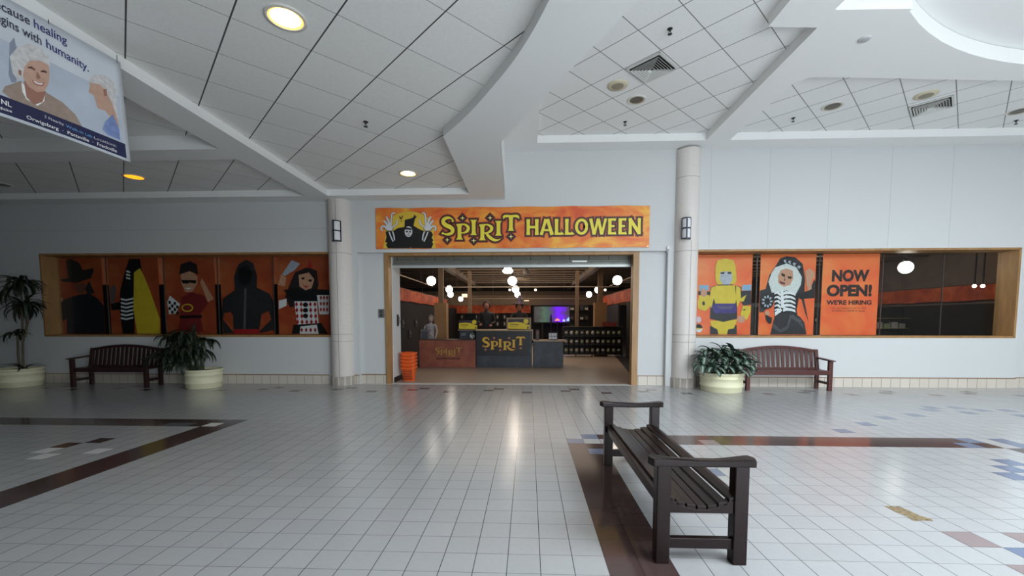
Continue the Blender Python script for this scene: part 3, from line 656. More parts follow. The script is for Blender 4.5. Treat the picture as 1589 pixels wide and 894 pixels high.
R1 = [([(150, 350), (240, 350), (240, 400), (150, 400)], M('print_pale_blue', (140, 178, 206), .5)), ([(550, 350), (632, 345), (630, 400), (545, 400)], M('print_pale_blue', (140, 178, 206), .5)),
  ([(140, 405), (260, 410), (255, 445), (138, 440)], charc), ([(520, 405), (632, 400), (630, 530), (560, 540), (530, 500)], charc),
  ([(245, 730), (320, 700), (420, 700), (495, 720), (498, 805), (245, 805)], charc), ([(250, 680), (500, 670), (470, 750), (415, 760), (405, 805), (325, 805), (315, 760), (260, 730)], ygold),
  ([(255, 370), (330, 345), (450, 345), (540, 370), (530, 480), (500, 560), (500, 660), (370, 690), (245, 660), (255, 500)], charc),
  ([(300, 355), (480, 352), (492, 480), (480, 530), (300, 530), (285, 470)], ygold), ([(262, 372), (298, 360), (285, 470), (262, 560), (245, 540), (250, 440)], ygold), ([(490, 358), (530, 375), (535, 470), (500, 560), (490, 470)], ygold),
  ([(262, 540), (300, 520), (480, 520), (500, 580), (480, 610), (290, 610)], violet), ([(290, 625), (470, 620), (480, 660), (375, 690), (275, 660)], charc), ([(310, 545), (470, 545), (440, 570), (340, 570)], M('print_grey_violet', (92, 84, 116), .5)),
  ([(150, 445), (235, 440), (255, 470), (240, 560), (200, 590), (140, 570), (130, 510)], ygold), (ell(188, 518, 13, 20), charc), (ell(192, 422, 30, 36), pskin), ([(170, 400), (178, 375), (190, 395), (210, 385), (218, 440), (170, 450)], pskin),
  ([(520, 480), (585, 440), (560, 500), (535, 505)], ygold), ([(555, 540), (625, 545), (622, 600), (590, 670), (540, 650), (530, 610)], ygold), ([(540, 575), (580, 570), (570, 585)], charc), (ell(535, 665, 40, 34), pskin),
  ([(300, 180), (320, 125), (390, 108), (465, 125), (485, 180), (495, 300), (480, 340), (320, 345), (300, 310)], ygold), ([(345, 230), (395, 225), (450, 230), (455, 300), (430, 345), (370, 345), (340, 300)], silver), ([(345, 235), (385, 230), (378, 250), (350, 248)], charc), ([(410, 230), (448, 232), (444, 248), (415, 250)], charc)]
R1 += [(ell(138, 668, 26, 30), M('print_badge_pale', (226, 200, 210), .5)), (ell(138, 748, 36, 38), wte), (ell(138, 748, 36, 38, 0, 14, pi, 2*pi), pk), ([(112, 745), (164, 745), (164, 758), (112, 758)], ygold)]
poster('costume_poster', 'orange poster of a child in a yellow and black robot costume', [(145, 72), (645, 70), (622, 808), (112, 810)], C3, por, 'posters in the right window', R1)
R2 = [([(870, 160), (900, 110), (960, 90), (1040, 100), (1110, 160), (1130, 300), (1120, 480), (1160, 690), (1130, 610), (1090, 460), (820, 440), (760, 400), (800, 260)], M('print_veil', (40, 38, 42), .5, var=.3, vs=10)),
  ([(710, 400), (830, 370), (860, 440), (820, 520), (740, 600), (705, 600)], charc), ([(1060, 430), (1170, 400), (1215, 300), (1238, 320), (1215, 470), (1080, 480)], pk),
  ([(830, 420), (900, 370), (1000, 380), (1080, 430), (1050, 580), (1060, 640), (1000, 690), (860, 660), (840, 600), (845, 520)], pk),
  ([(850, 620), (1000, 600), (1080, 640), (1120, 690), (1140, 803), (805, 803), (830, 700)], charc), ([(980, 640), (1010, 620), (1090, 670), (1120, 760), (1060, 690)], M('print_dark_grey', (78, 78, 82), .5, var=.2)), ([(835, 700), (900, 760), (960, 720), (990, 620), (1000, 640), (970, 750), (900, 790), (830, 740)], M('print_dark_grey', (78, 78, 82), .5, var=.2)),
  ([(855, 190), (960, 155), (1050, 190), (1100, 280), (1090, 350), (1040, 440), (960, 400), (880, 420), (820, 420), (790, 320), (820, 240)], wig),
  ([(905, 215), (960, 200), (1015, 220), (1020, 290), (990, 350), (930, 368), (880, 330), (880, 270)], pskin), ([(910, 240), (945, 255), (942, 278), (912, 268)], hairb), ([(968, 272), (1008, 275), (1000, 296), (970, 290)], hairb), ([(890, 310), (915, 322), (945, 330), (940, 348), (900, 338)], M('print_dark_lips', (112, 52, 52), .5)), ([(940, 280), (948, 310), (932, 312)], pshadow)]
for i in range(5):
    y = 410+i*38; w = 62-i*4
    R2 += [([(905, y+20), (880, y), (850, y+8), (840, y+26), (868, y+18), (900, y+42)], wte), ([(920, y+10), (950, y-4), (1000, y+2), (1035, y+22), (1040, y+40), (990, y+22), (945, y+24), (925, y+34)], wte)]
R2 += [([(900, 400), (925, 395), (932, 560), (905, 560)], wte), ([(845, 600), (900, 560), (915, 585), (850, 632)], wte), ([(925, 550), (1035, 575), (1030, 592), (925, 580)], wte),
  (ell(775, 500, 62, 70), pk), ([(1130, 225), (1170, 200), (1215, 235), (1212, 290), (1190, 300), (1185, 390), (1150, 400), (1135, 310)], pskin), (ell(775, 610, 22, 26), pskin), ([(760, 620), (820, 650), (815, 700), (790, 705), (765, 670)], pk)]
for i in range(9):
    a = 2*pi*i/9; R2.append((ell(775+38*cos(a), 500+44*sin(a), 13, 9, a), silver))
for i in range(9): R2.append((ell(925+i*21, 135-16*sin(pi*i/8)+i*9, 20, 13, .6), silver if i % 2 else pk))
poster('costume_poster', 'orange poster of a white-wigged girl in a black skeleton bride costume', [(722, 70), (1238, 72), (1200, 806), (692, 808)], C3, por, 'posters in the right window', R2)
C4 = cr(1260, 370, 3.577)
c, loc, g, (x0, x1, z0, z1) = poster('hiring_poster', 'orange poster reading NOW OPEN! and WE\'RE HIRING in the right window', [(62, 72), (380, 72), (356, 518), (45, 518)], C4, por, 'posters in the right window', [])
mb = MB(); W_, H_ = x1-x0, z1-z0; ink = M('print_ink', (40, 20, 18), .5)
def pt(u, v, l=1): return lambda a, b: (x0+W_*u+a, YP-.001*l, z0+H_*(1-v)+b)
for txt, u, v, sz, bd, wf in (('NOW', .165, .33, .335, .018, .66), ('OPEN!', .09, .512, .335, .018, .80), ("WE'RE HIRING", .10, .622, .135, .006, .80), ('visit workatspirit.com or text', .18, .675, .06, 0, .62), ('SCARED to 85000 to apply', .2, .71, .06, 0, .58)):
    mb = MB(); put_text(mb, txt, ink, pt(u, v), sz, bd, width=W_*wf); mb.build('printed_line', c)
# left window, dim
C5 = cr(60, 390, 6.62); C6 = cr(230, 380, 3.724); LG = 'posters in the left window'
L1 = [([(280, 855), (285, 700), (200, 740), (195, 520), (300, 480), (400, 450), (520, 430), (600, 480), (690, 560), (690, 855)], M('print_coat', (30, 32, 42), .5, var=.25, vs=8)), ([(200, 510), (215, 470), (250, 480), (245, 520)], pskin),
  ([(370, 330), (480, 320), (490, 390), (450, 440), (400, 420), (375, 380)], pshadow), ([(225, 285), (310, 270), (290, 90), (330, 70), (420, 110), (460, 190), (510, 180), (560, 165), (570, 200), (540, 270), (400, 320), (260, 310)], M('print_hat', (40, 38, 38), .5)), ([(520, 300), (580, 430), (500, 440), (480, 380)], charc)]
poster('costume_poster', 'dim orange poster of a man in a dark hat and long dark coat', [(120, 65), (640, 65), (685, 858), (150, 858)], C5, por_shaded, LG, L1)
L2 = [([(930, 75), (1040, 75), (1060, 200), (985, 230), (985, 855), (860, 855), (830, 600), (840, 400), (880, 240)], pk), ([(980, 215), (1040, 170), (1085, 260), (1150, 420), (1200, 560), (1250, 700), (1255, 855), (1015, 855), (975, 600)], ygold), ([(740, 540), (840, 520), (840, 600), (745, 610)], pk), ([(735, 380), (770, 340), (800, 370), (770, 540), (740, 540)], M('print_grey_glove', (96, 92, 96), .5))]
for i in range(6):
    y = 480+i*40; L2.append(([(845, y), (900, y+14), (975, y-4), (975, y+14), (900, y+32), (845, y+20)], wte))
for i in range(3): L2.append(([(905+i*4, 260-i*34), (945, 275-i*34), (945, 290-i*34), (900, 278-i*34)], wte))
poster('costume_poster', 'dim orange poster of a half black-striped, half yellow tall pointed costume', [(712, 65), (1212, 65), (1268, 858), (742, 858)], C5, por_shaded, LG, L2)
L3 = [([(170, 500), (185, 420), (190, 300), (250, 270), (320, 290), (350, 330), (300, 400), (320, 505)], M('print_maroon_suit', (128, 36, 38), .5, var=.1)), ([(345, 330), (380, 310), (350, 260), (310, 190), (300, 215), (330, 290)], pskin), ([(110, 330), (125, 290), (185, 340), (160, 395), (120, 400)], wte),
  ([(188, 150), (250, 150), (285, 180), (285, 220), (255, 270), (215, 270), (192, 220)], pskin), ([(180, 170), (190, 110), (240, 92), (280, 110), (290, 170), (240, 150)], hairb), ([(192, 200), (280, 202), (275, 222), (240, 215), (230, 222), (200, 220)], pk), ([(180, 408), (312, 405), (312, 420), (182, 424)], pk)]
for i in range(4):
    for j in range(4):
        if (i+j) % 2 == 0: L3.append(([(118+i*15, 320+j*18+i*3), (132+i*15, 323+j*18+i*3), (131+i*15, 340+j*18+i*3), (117+i*15, 337+j*18+i*3)], pk))
L3 += [(ell(228, 362, 34, 24), ygold), (ell(228, 362, 27, 17), M('print_maroon_suit')), ([(212, 246), (255, 246), (235, 256)], wte)]
poster('costume_poster', 'dim orange poster of a girl in sunglasses and red racing suit', [(88, 72), (375, 72), (400, 515), (104, 515)], C6, por_shaded, LG, L3)
L4 = [([(495, 510), (490, 400), (440, 390), (430, 430), (500, 510), (430, 512), (418, 380), (430, 310), (500, 260), (495, 180), (520, 110), (560, 85), (600, 105), (625, 180), (625, 245), (700, 280), (750, 340), (752, 490), (640, 510), (720, 430), (700, 380), (660, 400), (650, 510)], charc), (ell(557, 175, 38, 58), pk), ([(555, 250), (568, 250), (568, 510), (553, 510)], M('print_grey_zip', (92, 92, 96), .5)), ([(498, 488), (650, 486), (650, 512), (498, 512)], red), ([(445, 395), (480, 385), (485, 470)], por_shaded), ([(700, 385), (715, 410), (665, 470)], por_shaded)]
poster('costume_poster', 'dim orange poster of a figure in a black hooded jacket, fourth from the left', [(415, 72), (706, 72), (752, 515), (428, 515)], C6, por_shaded, LG, L4)
L5 = [([(830, 200), (850, 160), (920, 130), (975, 150), (985, 230), (960, 330), (820, 360), (790, 300)], hairb), ([(780, 260), (850, 250), (1050, 260), (1050, 330), (850, 330)], pk), ([(845, 325), (975, 325), (985, 460), (860, 460)], wte), ([(975, 290), (1045, 290), (1045, 400), (990, 400)], wte), ([(755, 320), (800, 310), (800, 350), (755, 370)], wte), ([(840, 460), (1000, 450), (1040, 512), (830, 512)], pk), ([(880, 470), (975, 460), (985, 512), (875, 512)], wte),
  ([(870, 175), (930, 160), (960, 200), (945, 250), (910, 262), (875, 240)], pskin), ([(885, 188), (905, 188), (903, 200), (888, 200)], hairb), ([(928, 200), (948, 200), (944, 214), (928, 212)], hairb), ([(890, 228), (910, 238), (930, 236), (912, 250)], red), ([(918, 135), (935, 88), (950, 135)], red), ([(775, 170), (830, 90), (880, 110), (850, 145), (790, 180)], silver), ([(750, 230), (770, 170), (800, 190), (790, 240)], pskin)]
for i in range(5):
    for j in range(4): L5.append((ell(858+i*27+j*2, 342+j*34, 9, 16, 0, 4), red))
for i in range(3):
    for j in range(3): L5.append((ell(1000+i*18, 305+j*34, 7, 15, 0, 4), red))
for j in range(3): L5.append((ell(912, 345+j*32, 15, 13), pk))
for i in range(4): L5.append((ell(890+i*26, 490, 8, 14, 0, 4), red))
poster('costume_poster', 'dim orange poster of a smiling girl in a red and white harlequin costume', [(742, 72), (1040, 72), (1052, 515), (755, 515)], C6, por_shaded, LG, L5)
mb = MB(); mb.box(WLx0-.3, WLx1+.1, 10.5, 10.6, 0, 2.40, M('left_store_backing', (30, 28, 28), .8)); struct(mb.build('wall_display_back'))
c = thing('paper_valance', 'salmon orange paper valance hanging behind the left window posters', 'valance', (-7.9, 10.3, 2.4))
mb = MB(); vm = ramp_mat('valance_paper', [(.3, (226, 120, 76)), (.6, (240, 164, 124))], 3, .6, 5, .4, stretch=(3, 1, .5)); _n = vm.node_tree; _tl = _n.nodes.new('ShaderNodeBsdfTranslucent'); _ms = _n.nodes.new('ShaderNodeMixShader'); _ms.inputs[0].default_value = .6
_n.links.new([q for q in _n.nodes if q.type == 'VALTORGB'][0].outputs[0], _tl.inputs[0]); _n.links.new(_n.nodes['Principled BSDF'].outputs[0], _ms.inputs[1]); _n.links.new(_tl.outputs[0], _ms.inputs[2]); _n.links.new(_ms.outputs[0], _n.nodes['Material Output'].inputs[0])
mb.add([(WLx0, 10.305, 2.37), (WLx1, 10.305, 2.37), (WLx1, 10.305, 3.05), (WLx0, 10.305, 3.05)], [(0, 1, 2, 3)], vm); mb.build('sheet', c)
mb = MB(); mb.box(WLx0, WLx1, 10.31, 10.33, 2.36, 2.385, black_m); mb.build('hem', c)
for x in (-11, -8, -5): mb = MB(); mb.tube([(x, 10.305, 3.04), (x, 10.305, 4.0)], .006, black_m, 6); mb.build('hanger', c)

# ------------------------------------------------------------------ ceiling fittings
chrome = M('reflector', (196, 186, 160), .25, .8); rim = M('fitting_rim', (216, 214, 208), .5); lampw = M('lamp_glow', (255, 240, 210), .4, emit=(255, 232, 180), es=9); lamp_y = M('lamp_reflector_lit', (250, 200, 120), .4, emit=(255, 190, 90), es=1.4); lampo = M('lamp_amber', (255, 160, 40), .4, emit=(255, 150, 20), es=1.5)
def downlight(x, y, z, r, label, lit=None):
    c = thing('downlight', label, 'ceiling light', (x, y, z), 'recessed downlights')
    mb = MB(); mb.lathe([(r+.035, 0), (r+.032, -.010), (r, -.012), (r, 0)], rim, 28, (x, y, z)); mb.build('trim_ring', c)
    mb = MB(); inner = lamp_y if lit else chrome
    if lit == 'amber': inner = lampo
    mb.lathe([(r, -.010), (r*.96, -.006), (r*.86, -.004)], inner, 28, (x, y, z), caps=False)
    mb.lathe([(r*.86, -.004), (0.0, -.0035)], {'white': lampw, 'amber': lampo}.get(lit, M('dark_reflector', (92, 84, 72), .25, .7)), 28, (x, y, z), caps=False)
    mb.build('lamp' if lit else 'reflector', c)
    if lit == 'white':
        d = bpy.data.lights.new('downlight_lamp', 'SPOT'); d.energy = 14; d.color = (1, .86, .62); d.spot_size = radians(110); d.spot_blend = .6; d.shadow_soft_size = .1
        o = bpy.data.objects.new('downlight_lamp', d); o.location = (x, y, z-.03); COL.objects.link(o)
downlight(-2.26, 4.01, ZLF, .15, 'large lit downlight in the left tile ceiling, nearest the viewer', 'white')
downlight(-2.31, 8.18, ZLF, .145, 'lit downlight in the left tile ceiling close to the shop banner', 'white')
downlight(-7.74, 8.16, ZLF, .15, 'amber glowing downlight in the dark far-left ceiling bay', 'amber')
downlight(-10.95, 8.5, ZLF, .15, 'unlit downlight in the dark far-left ceiling corner')
downlight(1.89, 7.72, ZRF, .13, 'unlit chrome downlight beside the air vent in the middle ceiling bay')
downlight(5.49, 8.08, ZRF, .14, 'unlit chrome downlight left of the vent in the right ceiling bay')
downlight(9.06, 8.39, ZRF, .14, 'unlit chrome downlight at the right edge of the right ceiling bay')
cream = M('speaker_cream', (206, 198, 172), .6); mesh_m = M('speaker_mesh', (150, 142, 122), .7, var=.2, vs=80)
def speaker(x, y, label):
    c = thing('ceiling_speaker', label, 'speaker', (x, y, ZRF), 'ceiling speakers')
    mb = MB(); mb.lathe([(.17, 0), (.165, -.012), (.10, -.02)], cream, 28, (x, y, ZRF)); mb.build('bezel', c)
    mb = MB(); mb.lathe([(.10, -.021), (.05, -.026), (0, -.028)], mesh_m, 24, (x, y, ZRF)); mb.build('grille', c)
speaker(1.46, 7.24, 'round cream speaker left of the square vent in the middle ceiling bay'); speaker(6.81, 7.74, 'round cream speaker in the right ceiling bay')
vent_w = M('vent_white', (206, 206, 202), .5); vent_d = M('vent_dark', (38, 38, 38), .9)
def vent(x, y, label):
    c = thing('air_vent', label, 'vent', (x, y, ZRF), 'square air vents')
    T = Matrix.Translation((x, y, ZRF)) @ Matrix.Rotation(pi/4, 4, 'Z'); h = .285
    mb = MB(); mb.box(-h, h, -h, h, -.004, .0, vent_d, T); mb.build('duct', c)
    mb = MB()
    for a, b, e, d in ((-h, h, -h, -h+.03), (-h, h, h-.03, h)): mb.box(a, b, e, d, -.018, -.004, vent_w, T); mb.box(e, d, a, b, -.0185, -.004, vent_w, T)
    mb.build('frame', c)
    for k in range(6):
        s = h-.05-k*.036; t = s-.024; mb = MB()
        for q in range(4):
            R = T @ Matrix.Rotation(pi/2*q, 4, 'Z')
            mb.add([R @ Vector(p) for p in ((-s, -s, -.040), (s, -s, -.040), (t, -t, -.008), (-t, -t, -.008))], [(0, 1, 2, 3)], vent_w)
        o = mb.build('louvre', c); sd_ = o.modifiers.new('thick', 'SOLIDIFY'); sd_.thickness = .003
vent(1.89, 6.79, 'square louvred air vent in the middle ceiling bay'); vent(7.28, 8.15, 'square louvred air vent in the right ceiling bay')
def sprinkler(x, y, z, label):
    c = thing('sprinkler', label, 'sprinkler', (x, y, z), 'ceiling sprinklers'); k = M('sprinkler_metal', (52, 52, 54), .4, .5)
    mb = MB(); mb.lathe([(.035, 0), (.033, -.008), (.014, -.01)], k, 14, (x, y, z)); mb.build('escutcheon', c)
    mb = MB(); mb.tube([(x, y, z-.008), (x, y, z-.035)], .011, k)
    for s in (-1, 1): mb.tube([(x, y, z-.03), (x+.018*s, y, z-.045), (x, y, z-.066)], .004, k, 6)
    mb.build('head', c)
    mb = MB(); mb.lathe([(.0, -.066), (.03, -.068), (.03, -.071), (0, -.072)], k, 12, (x, y, z)); mb.build('deflector', c)
sprinkler(-2.31, 6.07, ZLF, 'small dark sprinkler in the left tile ceiling'); sprinkler(1.87, 5.91, ZRF, 'small dark sprinkler nearest the viewer in the middle ceiling bay'); sprinkler(1.88, 8.54, ZRF, 'small dark sprinkler near the wall in the middle ceiling bay')
sprinkler(5.06, 8.51, ZRF, 'small dark sprinkler at the left end of the right ceiling bay'); sprinkler(9.44, 8.78, ZRF, 'small dark sprinkler at the far right of the right ceiling bay')
mb = MB(); mb.lathe([(.072, 0), (.07, -.014), (.055, -.02), (0, -.021)], M('cover_white', (196, 198, 200), .5), 24, (4.43, 5.97, ZR)); mb.lathe([(.05, -.0205), (.045, -.024), (0, -.025)], M('cover_ring', (176, 178, 180), .5), 20, (4.43, 5.97, ZR))
tag(mb.build('ceiling_cover', loc=(4.43, 5.97, ZR)), 'small round white cover plate on the plain soffit below the dome', 'cover plate')

# ------------------------------------------------------------------ benches
wood_d = M('dark_bench_wood', (25, 13, 13), .32, var=.25, vs=9, bump=.06, bs=30, stretch=(6, 1, 6), spec=.22); wood_r = M('red_bench_wood', (84, 46, 42), .35, var=.2, vs=9, bump=.05, bs=30, stretch=(1, 6, 6))
c = thing('backless_bench', 'dark brown backless slatted bench in the right foreground across the dark tile stripe', 'bench', (1.06, 3.44, 0))
x0, x1, y0, y1 = .785, 1.335, 2.53, 4.35
for nm, lx, ly in (('leg', x0, y0), ('leg', x1-.085, y0), ('leg', x0, y1-.08), ('leg', x1-.085, y1-.08)):
    mb = MB(); mb.box(lx, lx+.085, ly, ly+.08, 0, .615, wood_d); mb.build(nm, c, bevel=.006)
for yy in (y0-.01, y1-.09):
    mb = MB(); n = 16; prof = []
    for i in range(n+1):
        t = i/n; x = x0-.03+(x1-x0+.06)*t; w = .030+.028*(abs(2*t-1)**2.2); prof.append((x, yy+.05-w))
    back = [(a, 2*(yy+.05)-b) for a, b in prof][::-1]
    poly = prof+[(prof[-1][0]+.018, yy+.05)]+back+[(prof[0][0]-.018, yy+.05)]
    def dip(a): t = (a-x0)/(x1-x0); return -.010*sin(pi*min(max(t, 0), 1))
    k = len(poly); vs = [(a, b, .613+dip(a)) for a, b in poly]+[(a, b, .660+dip(a)*1.6) for a, b in poly]
    mb.add(vs, [tuple(range(k))[::-1], tuple(range(k, 2*k))]+[(i, (i+1) % k, k+(i+1) % k, k+i) for i in range(k)], wood_d); mb.build('armrest', c, bevel=.008)
def seatz(t): return .355+.075*(2*t-1)**2
for yy in (y0+.012, y1-.068):
    mb = MB(); n = 12; up = [(x0+.08+(x1-x0-.16)*i/n, seatz(i/n)-.014) for i in range(n+1)]; lo = [(a, .318) for a, b in up]
    mb.prism(up+lo[::-1], yy, yy+.055, wood_d, ax='Y'); mb.build('end_rail', c, bevel=.003)
    mb = MB(); mb.box(x0+.08, x1-.08, yy+.005, yy+.045, .092, .158, wood_d); mb.build('stretcher', c, bevel=.004)
for lx in (x0+.02, x1-.055): mb = MB(); mb.box(lx, lx+.035, y0+.075, y1-.075, .345, .412, wood_d); mb.build('side_rail', c, bevel=.004)
ns = 7; sw = .059; span = x1-x0-.11
for i in range(ns):
    t = (i+.5)/ns; x = x0+.055+span*t; z = seatz(t); sl = math.atan(.30*(2*t-1)*1.0); mb = MB()
    T = Matrix.Translation((x, 0, z)) @ Matrix.Rotation(-sl, 4, 'Y'); mb.box(-sw/2+.001, sw/2-.001, y0+.012, y1-.012, -.014, .012, wood_d, T); mb.build('seat_slat', c, bevel=.004)
def garden_bench(xa, yf, wood, label):
    """bench with an arched slatted back against the wall; front legs at yf"""
    Wd = 1.76; c = thing('slatted_bench', label, 'bench', (xa+Wd/2, yf, 0), 'benches against the shop wall')
    yb = yf+.455; xb = xa+Wd
    def part(nm, f, bev=.005): mb = MB(); f(mb); return mb.build(nm, c, bevel=bev)
    for x in (xa, xb-.075): part('front_leg', lambda m: m.box(x, x+.075, yf, yf+.07, 0, .625, wood))
    for x in (xa+.02, xb-.085):
        T = lambda m: m.prism([(yb-.075, 0), (yb-.005, 0), (yb-.005, .42), (yb+.055, .845), (yb-.0, .845), (yb-.07, .42)], x, x+.065, wood, ax='X'); part('back_leg', T)
        part('stretcher', lambda m: m.box(x+.012, x+.053, yf+.06, yb-.06, .13, .185, wood))
    for x in (xa-.012, xb-.078):
        part('armrest', lambda m: m.prism([(yf-.05, .622), (yf-.055, .640), (yf+.02, .652), (yb-.15, .672), (yb+.0, .678), (yb+.0, .650), (yb-.15, .642), (yf+.03, .622)], x, x+.09, wood, ax='X'))
    part('front_rail', lambda m: m.box(xa+.07, xb-.07, yf+.01, yf+.045, .335, .405, wood))
    part('back_rail', lambda m: m.box(xa+.08, xb-.08, yb-.045, yb-.01, .40, .455, wood))
    for i in range(5):
        y = yf+.005+i*.083; part('seat_slat', lambda m: m.box(xa+.03, xb-.03, y, y+.072, .405-(.008 if 0 < i < 4 else 0), .43-(.008 if 0 < i < 4 else 0), wood))
    def arch(t): return .822+.105*sin(pi*t)**.9 if 0 < t < 1 else .822
    n = 24
    up = [(xa+.02+(Wd-.04)*i/n, arch(i/n)) for i in range(n+1)]; lo = [(a, b-.062) for a, b in up]
    part('crest_rail', lambda m: m.prism(up+lo[::-1], yb+.008, yb+.048, wood, ax='Y'))
    ns = 15
    for i in range(ns):
        t = (i+1)/(ns+1); x = xa+.06+(Wd-.12)*t
        def f(m):
            zt = arch(t)-.05; w = .029; m.add([(x-w, yb-.045, .44), (x+w, yb-.045, .44), (x-w, yb-.022, .44), (x+w, yb-.022, .44), (x-w, yb+.018, zt), (x+w, yb+.018, zt), (x-w, yb+.04, zt), (x+w, yb+.04, zt)], [(0, 1, 3, 2), (4, 6, 7, 5), (0, 4, 5, 1), (2, 3, 7, 6), (0, 2, 6, 4), (1, 5, 7, 3)], wood)
        part('back_slat', f, .003)
garden_bench(4.60, 8.98, wood_r, 'red-brown slatted bench with an arched back under the right poster window')
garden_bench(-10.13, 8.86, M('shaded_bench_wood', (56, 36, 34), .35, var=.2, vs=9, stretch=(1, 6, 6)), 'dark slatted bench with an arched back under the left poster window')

# ------------------------------------------------------------------ planters
pot_m = M('cream_pot', (226, 222, 188), .5, var=.03, vs=5); soil = M('potting_soil', (46, 36, 28), .95, bump=.8, bs=60)
def pot(c, x, y, R, H):
    mb = MB(); k = R/.45
    mb.lathe([(R*.90, 0), (R*.93, .012), (R*.945, .10), (R*.985, .112), (R*.985, .135), (R*.955, .145), (R*.965, H*.66), (R*.995, H*.68), (R*1.0, H*.74), (R*.965, H*.76), (R*.97, H*.86), (R*1.02, H*.90), (R*1.03, H*.97), (R*1.01, H), (R*.93, H), (R*.91, H-.05), (0, H-.05)], pot_m, 48, (x, y, 0)); mb.build('pot', c)
    mb = MB(); mb.lathe([(R*.915, H-.045), (R*.5, H-.035), (0, H-.03)], soil, 30, (x, y, 0)); mb.build('soil', c)
def leaf(mb, base, az, el, L, Wd, droop, m, n=7, fold=.25, prof=None, m2=None, side=0):
    """arched blade from base; droop bends it down along its length"""
    P = Vector(base); e = el; pts = []; step = L/n; h = Vector((cos(az), sin(az), 0)); tz = Vector((0, 0, 1)); cr_ = Vector((-sin(az), cos(az), 0))
    for i in range(n+1):
        t = i/n; w = Wd*(prof(t) if prof else (sin(pi*min(1, .08+t*.92)**.8)*.98+.02)); up = (tz*cos(e)-h*sin(e))
        pts.append((P-cr_*w/2+up*w*fold*.5, P.copy(), P+cr_*w/2+up*w*fold*.5, P-cr_*w*.17+up*w*fold*.17+up*.0015, P+cr_*w*.17+up*w*fold*.17+up*.0015))
        P = P+(h*cos(e)+tz*sin(e))*step; e -= droop/n
    vs = []
    for a, b, d, _, _ in pts: vs += [a, b, d]
    mb.add(vs, [f for i in range(n) for f in ((3*i, 3*i+1, 3*i+4, 3*i+3), (3*i+1, 3*i+2, 3*i+5, 3*i+4))], m, True)
    if m2:
        vs = []
        for a, b, d, l_, r_ in pts[:-1]: vs += [l_, b+Vector((0, 0, .0015)), r_]
        mb.add(vs, [f for i in range(n-1) for f in ((3*i, 3*i+1, 3*i+4, 3*i+3), (3*i+1, 3*i+2, 3*i+5, 3*i+4))], m2, True)
    return P
g_dark = M('leaf_dark_green', (30, 40, 28), .45, var=.3, vs=6); g_mid = M('leaf_green', (42, 54, 36), .45, var=.3, vs=6); bark = M('cane_bark', (96, 86, 66), .8, var=.2, vs=30)
rnd = random.Random(3)
px, py = -11.50, 9.02
c = thing('potted_dracaena', 'tall two-stemmed dracaena in a round cream pot at the far left', 'plant', (px, py, 0))
pot(c, px, py, .40, .41)
px += .13
stems = [[(px-.03, py, .36), (px+.03, py-.02, .9), (px+.06, py-.02, 1.5), (px+.08, py-.02, 2.25)], [(px-.14, py+.02, .36), (px-.12, py, .75), (px-.10, py, 1.18)], [(px+.10, py-.03, 1.1), (px+.2, py-.03, 1.45), (px+.16, py-.03, 1.86)]]
for s_ in stems: mb = MB(); mb.tube(s_, [.022, .02, .018, .015][:len(s_)], bark, 8); mb.build('stem', c)
for hx, hz, n_, L in ((px+.08, 2.30, 46, .68), (px+.14, 1.84, 46, .66), (px-.10, 1.2, 16, .40)):
    mb = MB()
    for i in range(n_):
        az = i*2.399+rnd.uniform(-.3, .3); el = rnd.uniform(-.2, 1.15); Lk = L*rnd.uniform(.75, 1.1)
        if sin(az) > 0: Lk *= .72
        leaf(mb, (hx, py-.02, hz-.08*rnd.random()), az, el, Lk, .075, rnd.uniform(1.6, 2.7), g_dark if i % 2 else g_mid, prof=lambda t: min(1, t*7+.35)*(1-t**3)**.8)
    mb.build('leaf_crown', c)
mb = MB()
for i in range(9): leaf(mb, (px+.12, py-.1, .40), -2.6+i*.42, rnd.uniform(.25, .9), rnd.uniform(.3, .55), .05, .9, g_dark)
mb.build('shoots', c)
px, py = -7.20, 9.02
c = thing('potted_palm', 'low arching green plant leaning left in a round cream pot right of the dark bench', 'plant', (px, py, 0))
pot(c, px, py, .365, .41)
mb = MB(); fol = MB()
for i in range(44):
    left = rnd.random() < .72
    az = (rnd.uniform(pi*.75, pi*1.6) if left else rnd.uniform(-1.7, .9)); reach = (.66 if left else .26)*rnd.uniform(.15, 1.0); top = rnd.uniform(.72, 1.28)
    bx, by = px-.12+rnd.uniform(-.14, .14), py+rnd.uniform(-.14, .06); ey = min(by+sin(az)*reach*.6, 9.3)
    e = (bx+cos(az)*reach, ey, top-reach*.30); m_ = ((bx+e[0])/2-.02*cos(az), (by+ey)/2, .4+(top-.4)*.75)
    mb.tube([(bx, by, .36), m_, e], [.009, .007, .004], M('green_stalk', (58, 72, 44), .6), 6)
    for k in range(7):
        a2 = az+(k-3)*.55; Lk = rnd.uniform(.32, .5)*(.6 if sin(a2) > .2 else 1)
        leaf(fol, e, a2, rnd.uniform(-.2, .6), Lk, .085, rnd.uniform(1.5, 2.4), g_dark if rnd.random() < .6 else g_mid)
for k in range(6): leaf(fol, (px-.2+k*.02, py-.05, 1.1), k*1.05, 1.35, .36, .03, .3, g_mid)
mb.build('stalks', c); fol.build('foliage', c)
px, py = 4.08, 9.0
c = thing('potted_aglaonema', 'bushy silver-striped green foliage plant in a round cream pot beside the right bench', 'plant', (px, py, 0))
pot(c, px, py, .425, .40)
gv = M('leaf_blue_green', (60, 82, 70), .4, var=.2, vs=9); gs = M('leaf_silver_centre', (150, 168, 152), .4, var=.15, vs=20)
mb = MB(); fol = MB()
